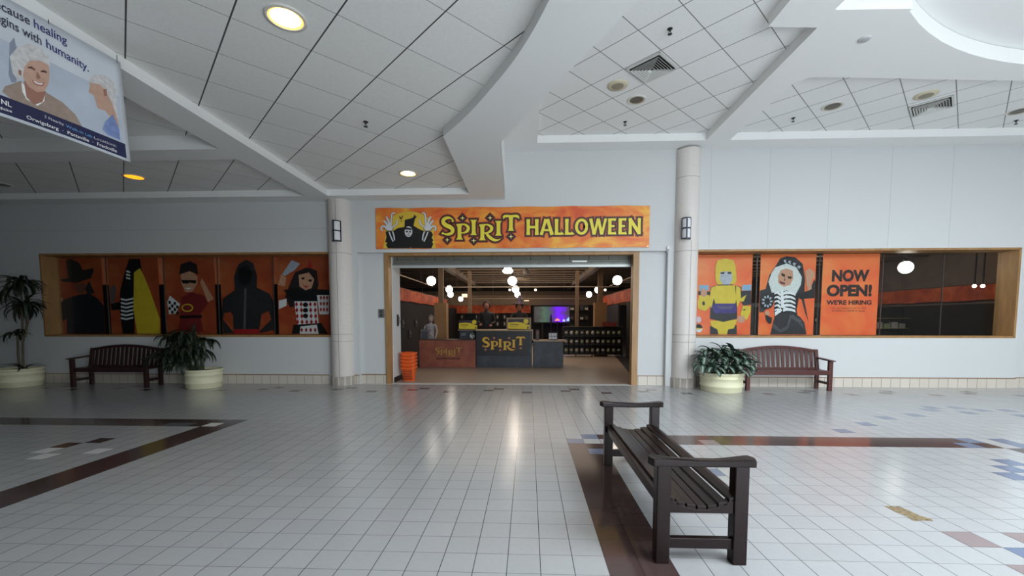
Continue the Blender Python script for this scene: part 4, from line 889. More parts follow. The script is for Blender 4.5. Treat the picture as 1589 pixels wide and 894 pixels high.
heads = [(-.46, -.14, .56), (-.30, -.30, .50), (-.10, -.34, .52), (.12, -.34, .50), (.32, -.27, .52), (.44, -.20, .56), (-.36, -.02, .70), (-.14, -.12, .68), (.08, -.14, .70), (.28, -.08, .70), (.40, -.14, .70), (-.20, .10, .80), (.04, .08, .82), (.28, .12, .80)]
for hx, hy, hz in heads:
    b = (px+hx*.5, py+hy*.5, .36); h_ = (px+hx, py+hy, hz); mb.tube([b, ((b[0]+h_[0])/2, (b[1]+h_[1])/2, .36+(hz-.36)*.6), h_], [.014, .012, .009], M('green_stalk'), 6)
    for k in range(10):
        az = k*2.399+rnd.random(); el = rnd.uniform(-.1, .8) if k < 8 else 1.2; Lk = rnd.uniform(.25, .36)
        if hy+sin(az)*Lk > .38: Lk *= .55
        if h_[0]+cos(az)*Lk > 4.57 and h_[1]+sin(az)*Lk > 8.88: az = -pi/2-rnd.uniform(0, .5) if h_[1] < 8.95 else pi*rnd.uniform(.75, 1.25)
        leaf(fol, h_, az, el, Lk, .125, rnd.uniform(1.1, 2.1), gv, 7, .3, prof=lambda t: max(.03, sin(pi*min(1, (.06+t*.94))**1.05))**.75 if t < 1 else .02, m2=gs)
mb.build('stalks', c); fol.build('foliage', c)
# ------------------------------------------------------------------ inside the shop: shell
roof_m = M('store_deck', (112, 94, 78), .8, var=.15, vs=3); beige = M('store_bulkhead', (150, 128, 104), .8, var=.05, vs=3); dwall = M('store_dark_wall', (26, 25, 27), .85)
steel = M('roof_steel', (96, 82, 68), .6, .1); ZD = 4.0
mb = MB(); mb.box(-13, 13, 9.8, 27.3, ZD, ZD+.1, roof_m); struct(mb.build('ceiling_store'))
mb = MB(); mb.box(-13, 13, 27.2, 27.3, 0, ZD, dwall); mb.box(-13, 13, 27.14, 27.2, 2.42, 3.05, beige); mb.box(-13, 13, 27.1, 27.2, 3.05, 3.3, M('store_bulkhead_dark', (110, 92, 74), .8)); struct(mb.build('wall_store_back'))
mb = MB(); mb.box(-13.1, -13, 9.8, 27.3, 0, ZD, dwall); struct(mb.build('wall_store_left'))
mb = MB(); mb.box(13, 13.1, 9.8, 27.3, 0, ZD, M('store_side_wall', (112, 98, 90), .8, var=.12, vs=2)); mb.box(12.94, 13, 9.9, 27.1, 0, 1.95, dwall); struct(mb.build('wall_store_right'))
for i in range(16):                                                     # open roof joists
    y = 11.2+i*1.05; mb = MB()
    mb.box(-13, 13, y-.04, y+.04, ZD-.08, ZD, steel); mb.box(-13, 13, y-.03, y+.03, ZD-.46, ZD-.41, steel)
    for k in range(44):
        x = -6+k*.3; s_ = 1 if k % 2 else -1; mb.tube([(x-.15*s_, y, ZD-.08), (x+.15*s_, y, ZD-.42)], .011, steel, 5)
    struct(mb.build('trim_%d' % (10+i)))
for i, x in enumerate((-3.1, 2.55)):
    mb = MB(); mb.box(x-.10, x+.10, 10.5, 27, ZD-.62, ZD-.36, M('girder_paint', (88, 74, 60), .7)); struct(mb.build('trim_%d' % (30+i)))
mb = MB(); mb.box(-4.72, -4.6, 12.6, 27.1, 0, 2.2, dwall); struct(mb.build('wall_partition_left'))
val = ramp_mat('valance_orange', [(.3, (140, 52, 26)), (.55, (196, 84, 38)), (.75, (214, 112, 58))], 2.2, .6, 5, .8)
def valance(name, label, x0, x1, y0, y1, z0, z1):
    c = thing(name, label, 'valance', ((x0+x1)/2, (y0+y1)/2, z0), 'orange valances over the shop walls'); n = 24; mb = MB(); pts = []
    for i in range(n+1): t = i/n; pts.append((x0+(x1-x0)*t, y0+(y1-y0)*t, .02*sin(i*1.3)))
    vs = [(x, y, z1+w) for x, y, w in pts]+[(x, y, z0-w*.6) for x, y, w in pts]
    mb.add(vs, [(i, i+1, n+2+i, n+1+i) for i in range(n)], val, False); o = mb.build('sheet', c); so = o.modifiers.new('t', 'SOLIDIFY'); so.thickness = .01
    mb = MB(); mb.tube([(x0, y0, z1+.01), (x1, y1, z1+.01)], .014, steel, 6); mb.build('hanging_rod', c)
    for t in (.1, .5, .9): mb = MB(); x, y = x0+(x1-x0)*t, y0+(y1-y0)*t; mb.tube([(x, y, z1), (x, y, ZD)], .006, steel, 6); mb.build('hanger', c)
valance('orange_valance', 'orange valance running along the top of the left wall inside the shop', -4.55, -4.55, 12.6, 23.5, 2.18, 2.62)
valance('orange_valance', 'orange valance running along the top of the right wall inside the shop', 3.86, 3.86, 11.4, 22.5, 2.2, 2.68)
valance('orange_valance', 'orange valance across the shop back wall left of the glowing screen', -6, .15, 27.0, 27.0, 1.9, 2.40)
valance('orange_valance', 'orange-brown valance high on the far wall seen through the right window', 12.88, 12.88, 11.2, 19, 2.05, 2.5)
# black display panels on the right with dark gaps between them
for i, (ya, yb_) in enumerate(((11.3, 13.6), (14.6, 17.0), (18.6, 22.5))):
    c = thing('display_partition', ('black display partition nearest the opening on the right of the shop', 'black display partition second from the opening on the right', 'black display partition deepest on the right of the shop')[i], 'partition', (3.95, ya, 0), 'black partitions along the right of the shop')
    mb = MB(); mb.box(3.92, 3.99, ya, yb_, .03, 2.18, M('partition_black', (38, 36, 40), .6)); mb.build('panel', c, bevel=.004)
    for yy in (ya+.15, yb_-.15): mb = MB(); mb.box(3.86, 4.05, yy-.03, yy+.03, 0, .03, steel); mb.build('foot', c)
def scol(x, y, w, label, box=True, hb=.215, zb=2.09):
    c = thing('store_column', label, 'column', (x, y, 0), 'columns inside the shop'); pm = M('store_column_paint', (118, 96, 74), .8); bm_ = M('store_column_box', (146, 112, 76), .8, var=.06)
    mb = MB(); mb.box(x-w/2, x+w/2, y-w/2, y+w/2, zb if box else 0, ZD-.36, pm); mb.build('shaft', c)
    if box: mb = MB(); mb.box(x-hb, x+hb, y-.2, y+.2, 0, zb, bm_); mb.build('wrap', c, bevel=.004)
scol(-3.15, 15.2, .17, 'brown boxed column in the shop behind the red counter'); scol(2.96, 17.55, .196, 'brown boxed column in the shop at the right behind the packet rack', True, .25, 2.19)
scol(-2.57, 18.5, .15, 'slim brown column in the shop behind the left monitor', False); scol(2.12, 18.5, .15, 'slim brown column in the shop right of the glowing screen', False)
# pipes and track rails
def pipe(label, a, b, r, m=None, hang=()):
    c = thing('ceiling_rail', label, 'rail', a, 'rails under the shop roof'); mb = MB(); mb.tube([a, b], r, m or M('rail_white', (176, 160, 140), .5), 8); mb.build('bar', c)
    for t in hang: p = Vector(a).lerp(Vector(b), t); mb = MB(); mb.tube([p, (p.x, p.y, ZD)], .008, steel, 6); mb.build('drop_rod', c)
pipe('pale rail crossing the whole shop under the roof', (-3.6, 17.0, 2.80), (3.6, 17.0, 2.80), .022, None, (.1, .3, .5, .7, .9))
pipe('pale rail running back along the left of the shop', (-4.1, 11.5, 2.92), (-4.1, 18, 2.92), .025, None, (.3, .7))
pipe('pale rail running back along the right of the shop', (3.45, 11.5, 2.92), (3.45, 18, 2.92), .025, None, (.2, .7))
pipe('thin rail near the shop back wall', (-3.4, 24.5, 2.70), (3.4, 24.5, 2.70), .02, None, (.2, .8))
glow = M('globe_glow', (255, 250, 240), .4, emit=(255, 244, 228), es=7); cord = M('lamp_cord', (40, 36, 32), .6)
def globe(x, y, z, r, label, group='globe lamps in the shop'):
    c = thing('globe_lamp', label, 'lamp', (x, y, z-r), group)
    mb = MB(); mb.sphere((x, y, z), r, glow, 20, 12); mb.build('globe', c)
    mb = MB(); mb.lathe([(.05, r*.93), (.05, r+.05), (.015, r+.07)], cord, 14, (x, y, z)); mb.tube([(x, y, z+r+.05), (x, y, ZD-.05)], .006, cord, 6); mb.build('stem', c)
pos = ('nearest', 'second', 'third', 'farthest')
for nm, row in (('left', [(-3.15, 13.66), (-3.28, 17.46), (-3.89, 21.04), (-4.12, 25.67)]), ('centre', [(-.52, 13.76), (-.53, 17.56), (-.54, 21.17), (-.54, 25.81)]), ('right', [(2.84, 13.66), (2.93, 17.9), (3.04, 21.31)])):
    for i, (x, y) in enumerate(row): globe(x, y, 2.75, .148, '%s glowing globe lamp of the %s row inside the shop' % (pos[i], nm))
globe(9.35, 10.9, 2.79, .15, 'bright globe lamp seen through the right display window', 'globe lamp behind the right window')
bulb_m = M('bulb_glow', (255, 236, 210), .4, emit=(255, 226, 190), es=4)
def bulb(px_, Y, label):
    x, z = on_y(px_, Y); c = thing('spot_bulb', label, 'lamp', (x, Y, z-.04), 'small spot bulbs in the shop'); mb = MB(); mb.sphere((x, Y, z), .048, bulb_m, 12, 8); mb.build('bulb', c)
    mb = MB(); mb.tube([(x, Y, z+.04), (x, Y, 2.79 if Y == 17 else ZD)], .02, cord, 8); mb.build('socket', c)
bulb((791, 450), 17, 'small round bulb on the cross rail left of the centre globes'); bulb((831, 450), 17, 'small bulb on the cross rail right of the centre globes'); bulb((939, 450), 17, 'small bulb on the cross rail beside the right boxed column')
bulb((1512, 444), 11.7, 'left of two small ceiling spots through the right window'); bulb((1525, 444), 11.7, 'right of two small ceiling spots through the right window')
# hanging bell lamp just behind the shutter, and a grey fan housing
x, z = on_y((788, 421), 11.5); c = thing('bell_lamp', 'white half-dome lamp just under the shutter bar at the centre', 'lamp', (x, 11.5, z-.1))
mb = MB(); mb.lathe([(.02, .12), (.08, .10), (.14, .02), (.135, -.02), (.09, -.055), (0, -.06)], glow, 20, (x, 11.5, z)); mb.build('shade', c); mb = MB(); mb.tube([(x, 11.5, z+.1), (x, 11.5, ZD)], .008, cord, 6); mb.build('stem', c)
x, z = on_y((817, 421), 14); c = thing('pendant_spot', 'grey pendant spotlight right of the half-dome lamp', 'lamp', (x, 14, z-.1)); gsp = M('spot_grey', (120, 108, 96), .6)
mb = MB(); mb.lathe([(.05, .14), (.08, .1), (.11, -.08), (.09, -.09)], gsp, 16, (x, 14, z)); mb.build('can', c); mb = MB(); mb.tube([(x, 14, z+.14), (x, 14, ZD)], .01, cord, 6); mb.build('stem', c)
x, z = on_y((721, 459), 24); c = thing('box_light', 'small pale box light far back on the left of the shop', 'lamp', (x, 24, z-.1)); mb = MB(); mb.box(x-.14, x+.14, 23.9, 24.1, z-.08, z+.10, M('box_light_glow', (255, 220, 190), .5, emit=(255, 206, 170), es=1.2)); mb.build('diffuser', c)
mb = MB(); mb.tube([(x, 24, z+.1), (x, 24, ZD)], .01, cord, 6); mb.build('stem', c)
x, z = on_y((817, 467), 24); c = thing('flat_light', 'flat glowing light near the shop back wall at the centre', 'lamp', (x, 24, z-.05)); mb = MB(); mb.lathe([(.16, 0), (.12, .03), (0, .04)], M('box_light_glow'), 16, (x, 24, z)); mb.build('shade', c); mb = MB(); mb.tube([(x, 24, z+.03), (x, 24, ZD)], .01, cord, 6); mb.build('stem', c)

# ------------------------------------------------------------------ counters
redp = ramp_mat('counter_red', [(.3, (122, 62, 52)), (.7, (150, 88, 66))], 3, .5, 5, .5); gry = ramp_mat('counter_slate', [(.3, (44, 48, 54)), (.7, (66, 72, 80))], 4, .5, 6, .4); topw = M('counter_top_wood', (150, 124, 92), .5, var=.12, vs=9); panel = M('counter_sign_black', (26, 28, 32), .5); gold = M('logo_gold', (206, 168, 50), .45); goldd = M('logo_dull_gold', (170, 132, 58), .5); star_m = M('logo_star', (190, 168, 130), .5); mar = M('logo_maroon', (84, 28, 26), .5)
c = thing('red_counter', 'low red counter with a small gold SPIRIT wordmark left of the black counter', 'counter', (-2.53, 13.4, 0), 'shop counters')
mb = MB(); mb.box(-3.42, -1.645, 13.06, 13.62, 0, .85, redp); mb.build('body', c, bevel=.006)
mb = MB(); mb.box(-3.43, -1.64, 13.05, 13.63, .85, .872, M('counter_dark_top', (52, 34, 32), .5)); mb.build('top', c)
mb = MB(); (xa, za), (xb, zb) = on_y((675, 552), 13.05), on_y((716, 540), 13.05); sc = (xb-xa)/12.6; wordmark(mb, lambda a, b, l: (xa+a*sc, 13.056-.001*l, za+b*sc), goldd, None); put_text(mb, 'HALLOWEEN SUPERSTORE', mar, lambda a, b: (xa+.03+a, 13.054, za-.115+b), .07, .004, width=(xb-xa)*.9); mb.build('lettering', c)
c = thing('checkout_counter', 'tall slate-grey checkout counter with a black SPIRIT sign panel', 'counter', (-1, 13.5, 0), 'shop counters')
mb = MB(); mb.box(-1.625, .12, 13.12, 13.9, 0, 1.14, gry); mb.box(-2.24, -1.625, 13.66, 13.9, 0, 1.14, gry); mb.build('body', c, bevel=.005)
mb = MB(); mb.box(-2.28, .135, 13.10+.5, 13.95, 1.14, 1.175, topw); mb.box(-1.65, .135, 13.08, 13.6, 1.14, 1.175, topw); mb.box(.12, .15, 13.1, 13.95, .86, 1.175, topw); mb.build('top', c)
(xa, za), (xb, zb) = on_y((741, 552), 13.1), on_y((822, 514), 13.1)
mb = MB(); mb.box(xa, xb, 13.095, 13.12, za, zb, panel); mb.build('sign_panel', c)
mb = MB(); (xa, za), (xb, zb) = on_y((748, 543), 13.09), on_y((815, 523), 13.09); sc = (xb-xa)/12.7; wordmark(mb, lambda a, b, l: (xa+a*sc, 13.092-.0012*l, za+b*sc*.98), gold, mar, None, starm=star_m); mb.build('lettering', c)
mb = MB(); x, z = on_y((733, 521), 13.65); mb.poly([(x+a, 13.655, z+b) for a, b in ell(0, 0, .085, .095)], wte); mb.poly([(x+a, 13.652, z+b) for a, b in ell(0, .055, .06, .03)], M('print_leaf', (96, 120, 80), .5)); x2, z2 = on_y((719, 519), 13.65); mb.box(x2-.08, x2+.08, 13.65, 13.655, z2-.04, z2+.04, M('sticker_grey', (100, 104, 110), .5)); mb.build('sticker', c)
c = thing('low_counter', 'lower slate-grey counter end with a wooden top right of the SPIRIT panel', 'counter', (.65, 13.6, 0), 'shop counters')
mb = MB(); mb.box(.16, 1.10, 13.2, 13.9, 0, .81, gry); mb.build('body', c, bevel=.005); mb = MB(); mb.box(.155, 1.20, 13.18, 13.95, .81, .845, topw); mb.build('top', c)
def promo(px0, px1, frame, label):
    Y = 13.55; (xa, zt), (xb, zb) = on_y(px0, Y), on_y(px1, Y); zb = 1.175
    c = thing('promo_sign', label, 'sign', ((xa+xb)/2, Y, zb), 'yellow promo signs on the counter'); g = .05 if frame else 0
    if frame:
        mb = MB(); mb.box(xa, xb, Y, Y+.03, zt-g, zt, topw); mb.box(xa, xa+g, Y, Y+.03, zb, zt-g, topw); mb.box(xb-g, xb, Y, Y+.03, zb, zt-g, topw); mb.build('frame', c)
    xa += g; xb -= g; zt -= g; w = xb-xa; h = zt-zb
    mb = MB(); mb.box(xa, xb, Y+.008, Y+.02, zb, zt, M('promo_purple', (52, 34, 52), .5)); mb.build('card', c)
    mb = MB(); mb.poly([(xa+w*u, Y+.006, zb+h*v) for u, v in ((0, .08), (1, .02), (1, .45), (.85, .5), (.65, .68), (.4, .74), (0, .68))], M('promo_yellow', (226, 200, 40), .5)); mb.poly([(xa+w*.84+a, Y+.004, zb+h*.8+b) for a, b in ell(0, 0, w*.12, w*.12)], M('promo_yellow'))
    mb.poly([(xa+w*u, Y+.004, zb+h*v) for u, v in ((.9, .05), (.95, .05), (.96, .3), (.9, .3))], pk)
    for r_, (u0, u1, v0, v1) in enumerate(((.08, .5, .42, .55), (.08, .4, .25, .30))): mb.poly([(xa+w*u, Y+.004, zb+h*v) for u, v in ((u0, v0), (u1, v0), (u1, v1), (u0, v1))], M('promo_ochre', (150, 128, 30), .5))
    mb.build('print', c)
promo((712, 497), (740.5, 511), False, 'yellow and purple promo sign at the left end of the checkout counter'); promo((786, 493), (824, 511), True, 'yellow promo sign in a wooden frame on the right of the checkout counter')
def monitor(p0, p1, Y, label):
    (xa, zt), (xb, zb) = on_y(p0, Y), on_y(p1, Y); c = thing('monitor', label, 'monitor', ((xa+xb)/2, Y, 1.175)); xm = (xa+xb)/2
    mb = MB(); mb.box(xa, xb, Y, Y+.03, zb, zt, black_m); mb.build('case', c, bevel=.005); mb = MB(); mb.box(xa+.02, xb-.02, Y-.004, Y, zb+.02, zt-.02, M('screen_dark', (14, 20, 16), .2)); mb.build('screen', c)
    mb = MB(); mb.box(xm-.03, xm+.03, Y+.03, Y+.06, 1.19, zt-.1, black_m); mb.box(xm-.1, xm+.1, Y-.02, Y+.1, 1.175, 1.19, black_m); mb.build('stand', c)
monitor((720, 486), (739, 500), 13.75, 'black monitor standing behind the left yellow promo sign')
# goods on the low counter
x, z = on_y((858, 520), 13.5); c = thing('card_display', 'small white and black card display on the low counter', 'display', (x, 13.5, .845)); mb = MB(); mb.box(x-.14, x+.14, 13.48, 13.56, .845, 1.08, M('card_black', (28, 26, 28), .5)); mb.build('stand', c)
for i in range(2):
    for j in range(3): mb = MB(); mb.box(x-.13+j*.088, x-.05+j*.088, 13.475, 13.48, .87+i*.105, .955+i*.105, M('card_white', (196, 196, 200), .5, var=.4, vs=60)); mb.build('card', c)
x, z = on_y((834, 515), 13.6); c = thing('card_terminal', 'dark card terminal on the low counter beside the tall counter', 'terminal', (x, 13.6, .845)); mb = MB(); mb.box(x-.06, x+.06, 13.57, 13.63, .845, 1.16, M('terminal_brown', (66, 50, 44), .5)); mb.build('body', c, bevel=.01); mb = MB(); mb.poly([(x+a, 13.565, 1.06+b) for a, b in ell(0, 0, .035, .045)], M('terminal_red', (120, 30, 34), .4)); mb.build('screen', c)

# ------------------------------------------------------------------ costumed display figures
def figure(name, label, cat, x, y, zbase, H, bodym, skinm, hairm, hat=None, pose='stand', face=True):
    c = thing(name, label, cat, (x, y, zbase)); k = H/1.75
    J = {'pel': (0, 0, .95), 'wai': (0, 0, 1.1), 'che': (0, -.01, 1.32), 'nec': (0, 0, 1.48), 'hd': (0, -.02, 1.54), 'hl': (-.09, 0, .9), 'kl': (-.1, -.02, .5), 'al': (-.1, .02, .07), 'tl': (-.1, -.14, .04), 'hr': (.09, 0, .9), 'kr': (.1, -.02, .5), 'ar': (.1, .02, .07), 'tr': (.1, -.14, .04), 'sl': (-.19, 0, 1.42), 'el': (-.25, -.02, 1.15), 'wl': (-.22, -.16, .95), 'fl': (-.21, -.22, .89), 'sr': (.19, 0, 1.42), 'er': (.25, -.02, 1.15), 'wr': (.22, -.16, .95), 'fr': (.21, -.22, .89)}
    if pose == 'reach': J.update({'wl': (-.16, -.30, 1.12), 'fl': (-.13, -.37, 1.1), 'wr': (.18, -.26, 1.1), 'fr': (.16, -.34, 1.08)})
    R = {'pel': .15, 'wai': .13, 'che': .16, 'nec': .06, 'hd': .055, 'hl': .09, 'kl': .06, 'al': .045, 'tl': .04, 'sl': .065, 'el': .048, 'wl': .036, 'fl': .035}
    R.update({a[:-1]+'r': R[a] for a in list(R) if a[-1] == 'l' and a not in ('pel',)})
    E = [('pel', 'wai'), ('wai', 'che'), ('che', 'nec'), ('nec', 'hd'), ('pel', 'hl'), ('hl', 'kl'), ('kl', 'al'), ('al', 'tl'), ('pel', 'hr'), ('hr', 'kr'), ('kr', 'ar'), ('ar', 'tr'), ('che', 'sl'), ('sl', 'el'), ('el', 'wl'), ('wl', 'fl'), ('che', 'sr'), ('sr', 'er'), ('er', 'wr'), ('wr', 'fr')]
    ks = list(J); me = bpy.data.meshes.new('body'); me.from_pydata([Vector(J[a])*k for a in ks], [(ks.index(a), ks.index(b)) for a, b in E], []); me.materials.append(bodym)
    o = bpy.data.objects.new('body', me); COL.objects.link(o); o.parent = c
    sk = o.modifiers.new('skin', 'SKIN'); sk.use_smooth_shade = True
    if not me.skin_vertices: me.attributes  # layer is made by the modifier below
    return c, o, ks, R, k
def figure_full(name, label, cat, x, y, zbase, H, bodym, skinm, hairm, hat=None, pose='stand'):
    c, o, ks, R, k = figure(name, label, cat, x, y, zbase, H, bodym, skinm, hairm, hat, pose)
    bm = bmesh.new(); bm.from_mesh(o.data); ly = bm.verts.layers.skin.verify(); bm.verts.ensure_lookup_table()
    for i, a in enumerate(ks):
        r = R.get(a, .05)*k; bm.verts[i][ly].radius = (r, r*.8); bm.verts[i][ly].use_root = (a == 'pel')
    bm.to_mesh(o.data); bm.free(); ss = o.modifiers.new('sub', 'SUBSURF'); ss.levels = 1; ss.render_levels = 1
    hz = zbase+1.62*k; mb = MB(); mb.sphere((x, y-.02, hz), .105*k, skinm, 16, 12, (.86, 1, 1.18)); mb.sphere((x, y-.125*k, hz-.015), .018*k, skinm, 8, 6)
    for s_ in (-1, 1): mb.sphere((x+s_*.036*k, y-.105*k, hz+.02*k), .013*k, black_m, 8, 6)
    mb.box(x-.03*k, x+.03*k, y-.118*k, y-.108*k, hz-.065*k, hz-.055*k, M('lip_dark', (96, 40, 40), .5)); mb.build('head', c)
    for s_ in (-1, 1):
        j = (.21*s_, -.22, .89) if pose == 'stand' else ((-.13, -.37, 1.1) if s_ < 0 else (.16, -.34, 1.08)); mb = MB(); b = Vector((x, y, zbase))+Vector(j)*k
        mb.sphere(b+Vector((0, -.02, -.01)), .032*k, skinm, 10, 8, (1, 1.3, .6))
        for f_ in range(4): mb.tube([b+Vector(((f_-1.5)*.016*k, -.04*k, -.01)), b+Vector(((f_-1.5)*.018*k, -.085*k, -.02)), b+Vector(((f_-1.5)*.018*k, -.105*k, -.05*k))], .008*k, skinm, 6)
        mb.tube([b+Vector((-.03*s_*k, -.01, 0)), b+Vector((-.05*s_*k, -.05*k, -.01))], .009*k, skinm, 6); mb.build('hand', c)
    mb = MB(); mb.sphere((x, y+.03, hz+.035), .124*k, hairm, 16, 10, (.98, 1, 1.15)); mb.build('hair', c)
    if hat: hat(c, x, y, hz, k)
    return c
dcl = M('costume_black', (26, 24, 28), .7, var=.3, vs=9); fsk = M('figure_skin', (150, 96, 80), .6); fdk = M('figure_hair', (44, 24, 24), .7)
def witch_hat(c, x, y, hz, k):
    mb = MB(); mb.lathe([(.24*k, .085*k), (.235*k, .10*k), (.12*k, .11*k), (.10*k, .2*k), (.05*k, .33*k), (.0, .40*k)], M('hat_purple', (52, 40, 56), .7), 20, (x, y, hz)); mb.build('hat', c)
x, z = on_y((755, 478), 15.3); figure_full('costume_figure', 'standing figure in black clothing with dark red hair behind the checkout counter', 'figure', x, 15.3, 0, z+.22, dcl, fsk, fdk, None, 'reach')
x, z = on_y((806, 478), 16); figure_full('costume_figure', 'witch figure in a pointed dark hat behind the framed yellow sign', 'figure', x, 16, 0, z+.19, dcl, M('witch_skin', (176, 116, 82), .6), fdk, witch_hat)
x, z = on_y((668, 496), 14.6); figure_full('costume_figure', 'small pale-clothed display figure left of the brown boxed column', 'figure', x, 14.6, 0, 1.62, M('pale_costume', (150, 146, 150), .7, var=.4, vs=12), M('pale_skin', (150, 130, 124), .6), M('pale_hair', (110, 104, 104), .7))
x, z = on_y((660, 515), 14.1); c = thing('grey_box', 'small grey printed carton behind the red counter at its left end', 'box', (x, 14.1, .0)); mb = MB(); mb.box(x-.14, x+.14, 14.0, 14.2, 0, 1.16, M('carton_grey', (104, 102, 104), .7, var=.35, vs=14)); mb.build('carton', c, bevel=.004); mb = MB(); mb.box(x-.10, x+.10, 13.995, 14.0, .85, 1.1, M('carton_print', (76, 72, 78), .6)); mb.build('print_panel', c)

# ------------------------------------------------------------------ glowing screen at the back
(xa, zt), (xb, zb) = on_y((829, 476), 26.4), on_y((894, 500), 26.4)
c = thing('display_screen', 'wide screen glowing purple and green on the shop back wall', 'screen', ((xa+xb)/2, 26.4, zb-.3))
m = bpy.data.materials.new('screen_image'); m.use_nodes = True; nt = m.node_tree; b = nt.nodes['Principled BSDF']; b.inputs['Base Color'].default_value = (.02, .02, .02, 1)
tc = nt.nodes.new('ShaderNodeTexCoord'); sp = nt.nodes.new('ShaderNodeSeparateXYZ'); nt.links.new(tc.outputs['Generated'], sp.inputs[0]); nz = nt.nodes.new('ShaderNodeTexNoise'); nz.inputs['Scale'].default_value = 3; nt.links.new(tc.outputs['Object'], nz.inputs['Vector'])
r = nt.nodes.new('ShaderNodeValToRGB'); cr_ = r.color_ramp
st_ = [(0, (52, 50, 48)), (.12, (60, 62, 60)), (.24, (66, 96, 74)), (.36, (60, 70, 76)), (.48, (84, 30, 160)), (.6, (112, 20, 255)), (.72, (88, 40, 150)), (.84, (64, 54, 66)), (1, (54, 46, 46))]
while len(cr_.elements) < len(st_): cr_.elements.new(.5)
for e, (p, q) in zip(cr_.elements, st_): e.position = p; e.color = lin(q)
nt.links.new(mth(nt, 'ADD', sp.outputs['X'], mth(nt, 'MULTIPLY', mth(nt, 'SUBTRACT', nz.outputs[0], .5), .35)), r.inputs[0]); nt.links.new(r.outputs[0], b.inputs['Emission Color']); b.inputs['Emission Strength'].default_value = .95
mb = MB(); mb.box(xa, xb, 26.4, 26.43, zb, zt, m); mb.build('panel', c)
mb = MB(); t = .07; mb.box(xa-t, xb+t, 26.41, 26.5, zt, zt+t, black_m); mb.box(xa-t, xb+t, 26.41, 26.5, zb-t, zb, black_m); mb.box(xa-t, xa, 26.41, 26.5, zb-t, zt+t, black_m); mb.box(xb, xb+t, 26.41, 26.5, zb-t, zt+t, black_m); mb.build('bezel', c)
for i in (0, 1): x = xa+(xb-xa)*(.2+.6*i); mb = MB(); mb.box(x-.05, x+.05, 26.42, 26.5, 0, zb-t, black_m); mb.build('leg', c)
for i, (p, col, hh) in enumerate((((855, 493), (24, 20, 30), .5), ((865, 496), (240, 130, 120), .16), ((875, 497), (180, 190, 250), .16), ((884, 495), (150, 190, 230), .25))):
    x, z = on_y(p, 26); c = thing('stage_prop', ('tall dark pointed prop before the glowing screen', 'pink lit prop before the glowing screen', 'small pale blue lit prop before the glowing screen', 'wide pale blue lit prop at the right of the glowing screen')[i], 'prop', (x, 26, .9), 'props before the glowing screen')
    pm = M('prop_%s' % ('dark', 'pink', 'blue', 'pale')[i], col, .5, emit=None if i == 0 else col, es=.8); w = (.07, .16, .08, .2)[i]
    mb = MB(); mb.lathe([(w, 0), (w*.9, hh*.4), (w*.5, hh*.8), (0, hh)], pm, 12, (x, 26, z-hh/2)); mb.build('lantern', c); mb = MB(); mb.lathe([(.1, 0), (.03, .03), (.03, z-hh/2)], black_m, 10, (x, 26, 0)); mb.build('pole', c)

# ------------------------------------------------------------------ racks of packets
blk = M('rack_black', (20, 20, 21), .6)
c = thing('packet_rack', 'low black wire rack with three rows of pale packets at the right of the shop', 'rack', (2.6, 17.3, 0))
mb = MB()
for x in (1.42, 1.95, 2.6, 3.2, 3.8): mb.box(x-.02, x+.02, 17.2, 17.25, 0, 1.2, blk)
mb.box(1.4, 3.82, 17.25, 17.29, .08, 1.2, blk); mb.build('frame', c)
for z in (.12, .47, .82): mb = MB(); mb.box(1.4, 3.82, 16.94, 17.25, z-.03, z, blk); mb.build('shelf', c)
mb = MB(); mb.box(1.4, 3.82, 17.18, 17.3, 1.19, 1.215, M('rack_top', (92, 84, 76), .6)); mb.build('top_rail', c)
pale = [M('packet_pale_%d' % i, col, .5, var=.5, vs=26) for i, col in enumerate(((176, 172, 160), (160, 150, 136), (150, 160, 120), (188, 184, 178)))]
rows = ('top', 'middle', 'bottom'); ordn = ('first', 'second', 'third', 'fourth', 'fifth', 'sixth', 'seventh', 'eighth', 'ninth', 'tenth', 'eleventh')
for r_, z in enumerate((.82, .47, .12)):
    for i in range(11):
        x = 1.53+i*.211; root = thing('mask_packet', '%s pale mask packet from the left on the %s shelf of the black rack' % (ordn[i], rows[r_]), 'packet', (x, 17.0, z), 'mask packets on the black rack')
        pm = pale[2] if i in (8, 9) else pale[(i*3+r_) % 4]; mb = MB(); mb.box(x-.085, x+.085, 16.99, 17.02, z+.004, z+.26, M('packet_card', (34, 32, 34), .5)); mb.build('card', root)
        mb = MB(); mb.sphere((x, 16.985, z+.15), .062, pm, 12, 8, (1, .5, 1.15 if (i+r_) % 3 else .8)); mb.build('mask', root)
c = thing('red_tray', 'small red tray on top of the packet rack', 'tray', (3.3, 17.2, 1.215)); mb = MB(); tr_ = M('tray_red', (128, 48, 42), .5); mb.box(3.02, 3.56, 17.1, 17.34, 1.215, 1.23, tr_); mb.build('base', c); mb = MB(); mb.box(3.02, 3.56, 17.1, 17.115, 1.23, 1.40, tr_); mb.box(3.02, 3.56, 17.325, 17.34, 1.23, 1.40, tr_); mb.box(3.02, 3.035, 17.1, 17.34, 1.23, 1.40, tr_); mb.box(3.545, 3.56, 17.1, 17.34, 1.23, 1.40, tr_); mb.build('rim', c)
c = thing('tall_goods_rack', 'tall black rack of dark goods right of the glowing screen', 'rack', (2.55, 22.5, 0)); mb = MB(); mb.box(2.2, 3.2, 22.6, 22.7, 0, 2.25, blk); mb.build('back_panel', c)
for z in (.5, 1.0, 1.5, 2.0): mb = MB(); mb.box(2.2, 3.2, 22.3, 22.6, z-.03, z, blk); mb.build('shelf', c)
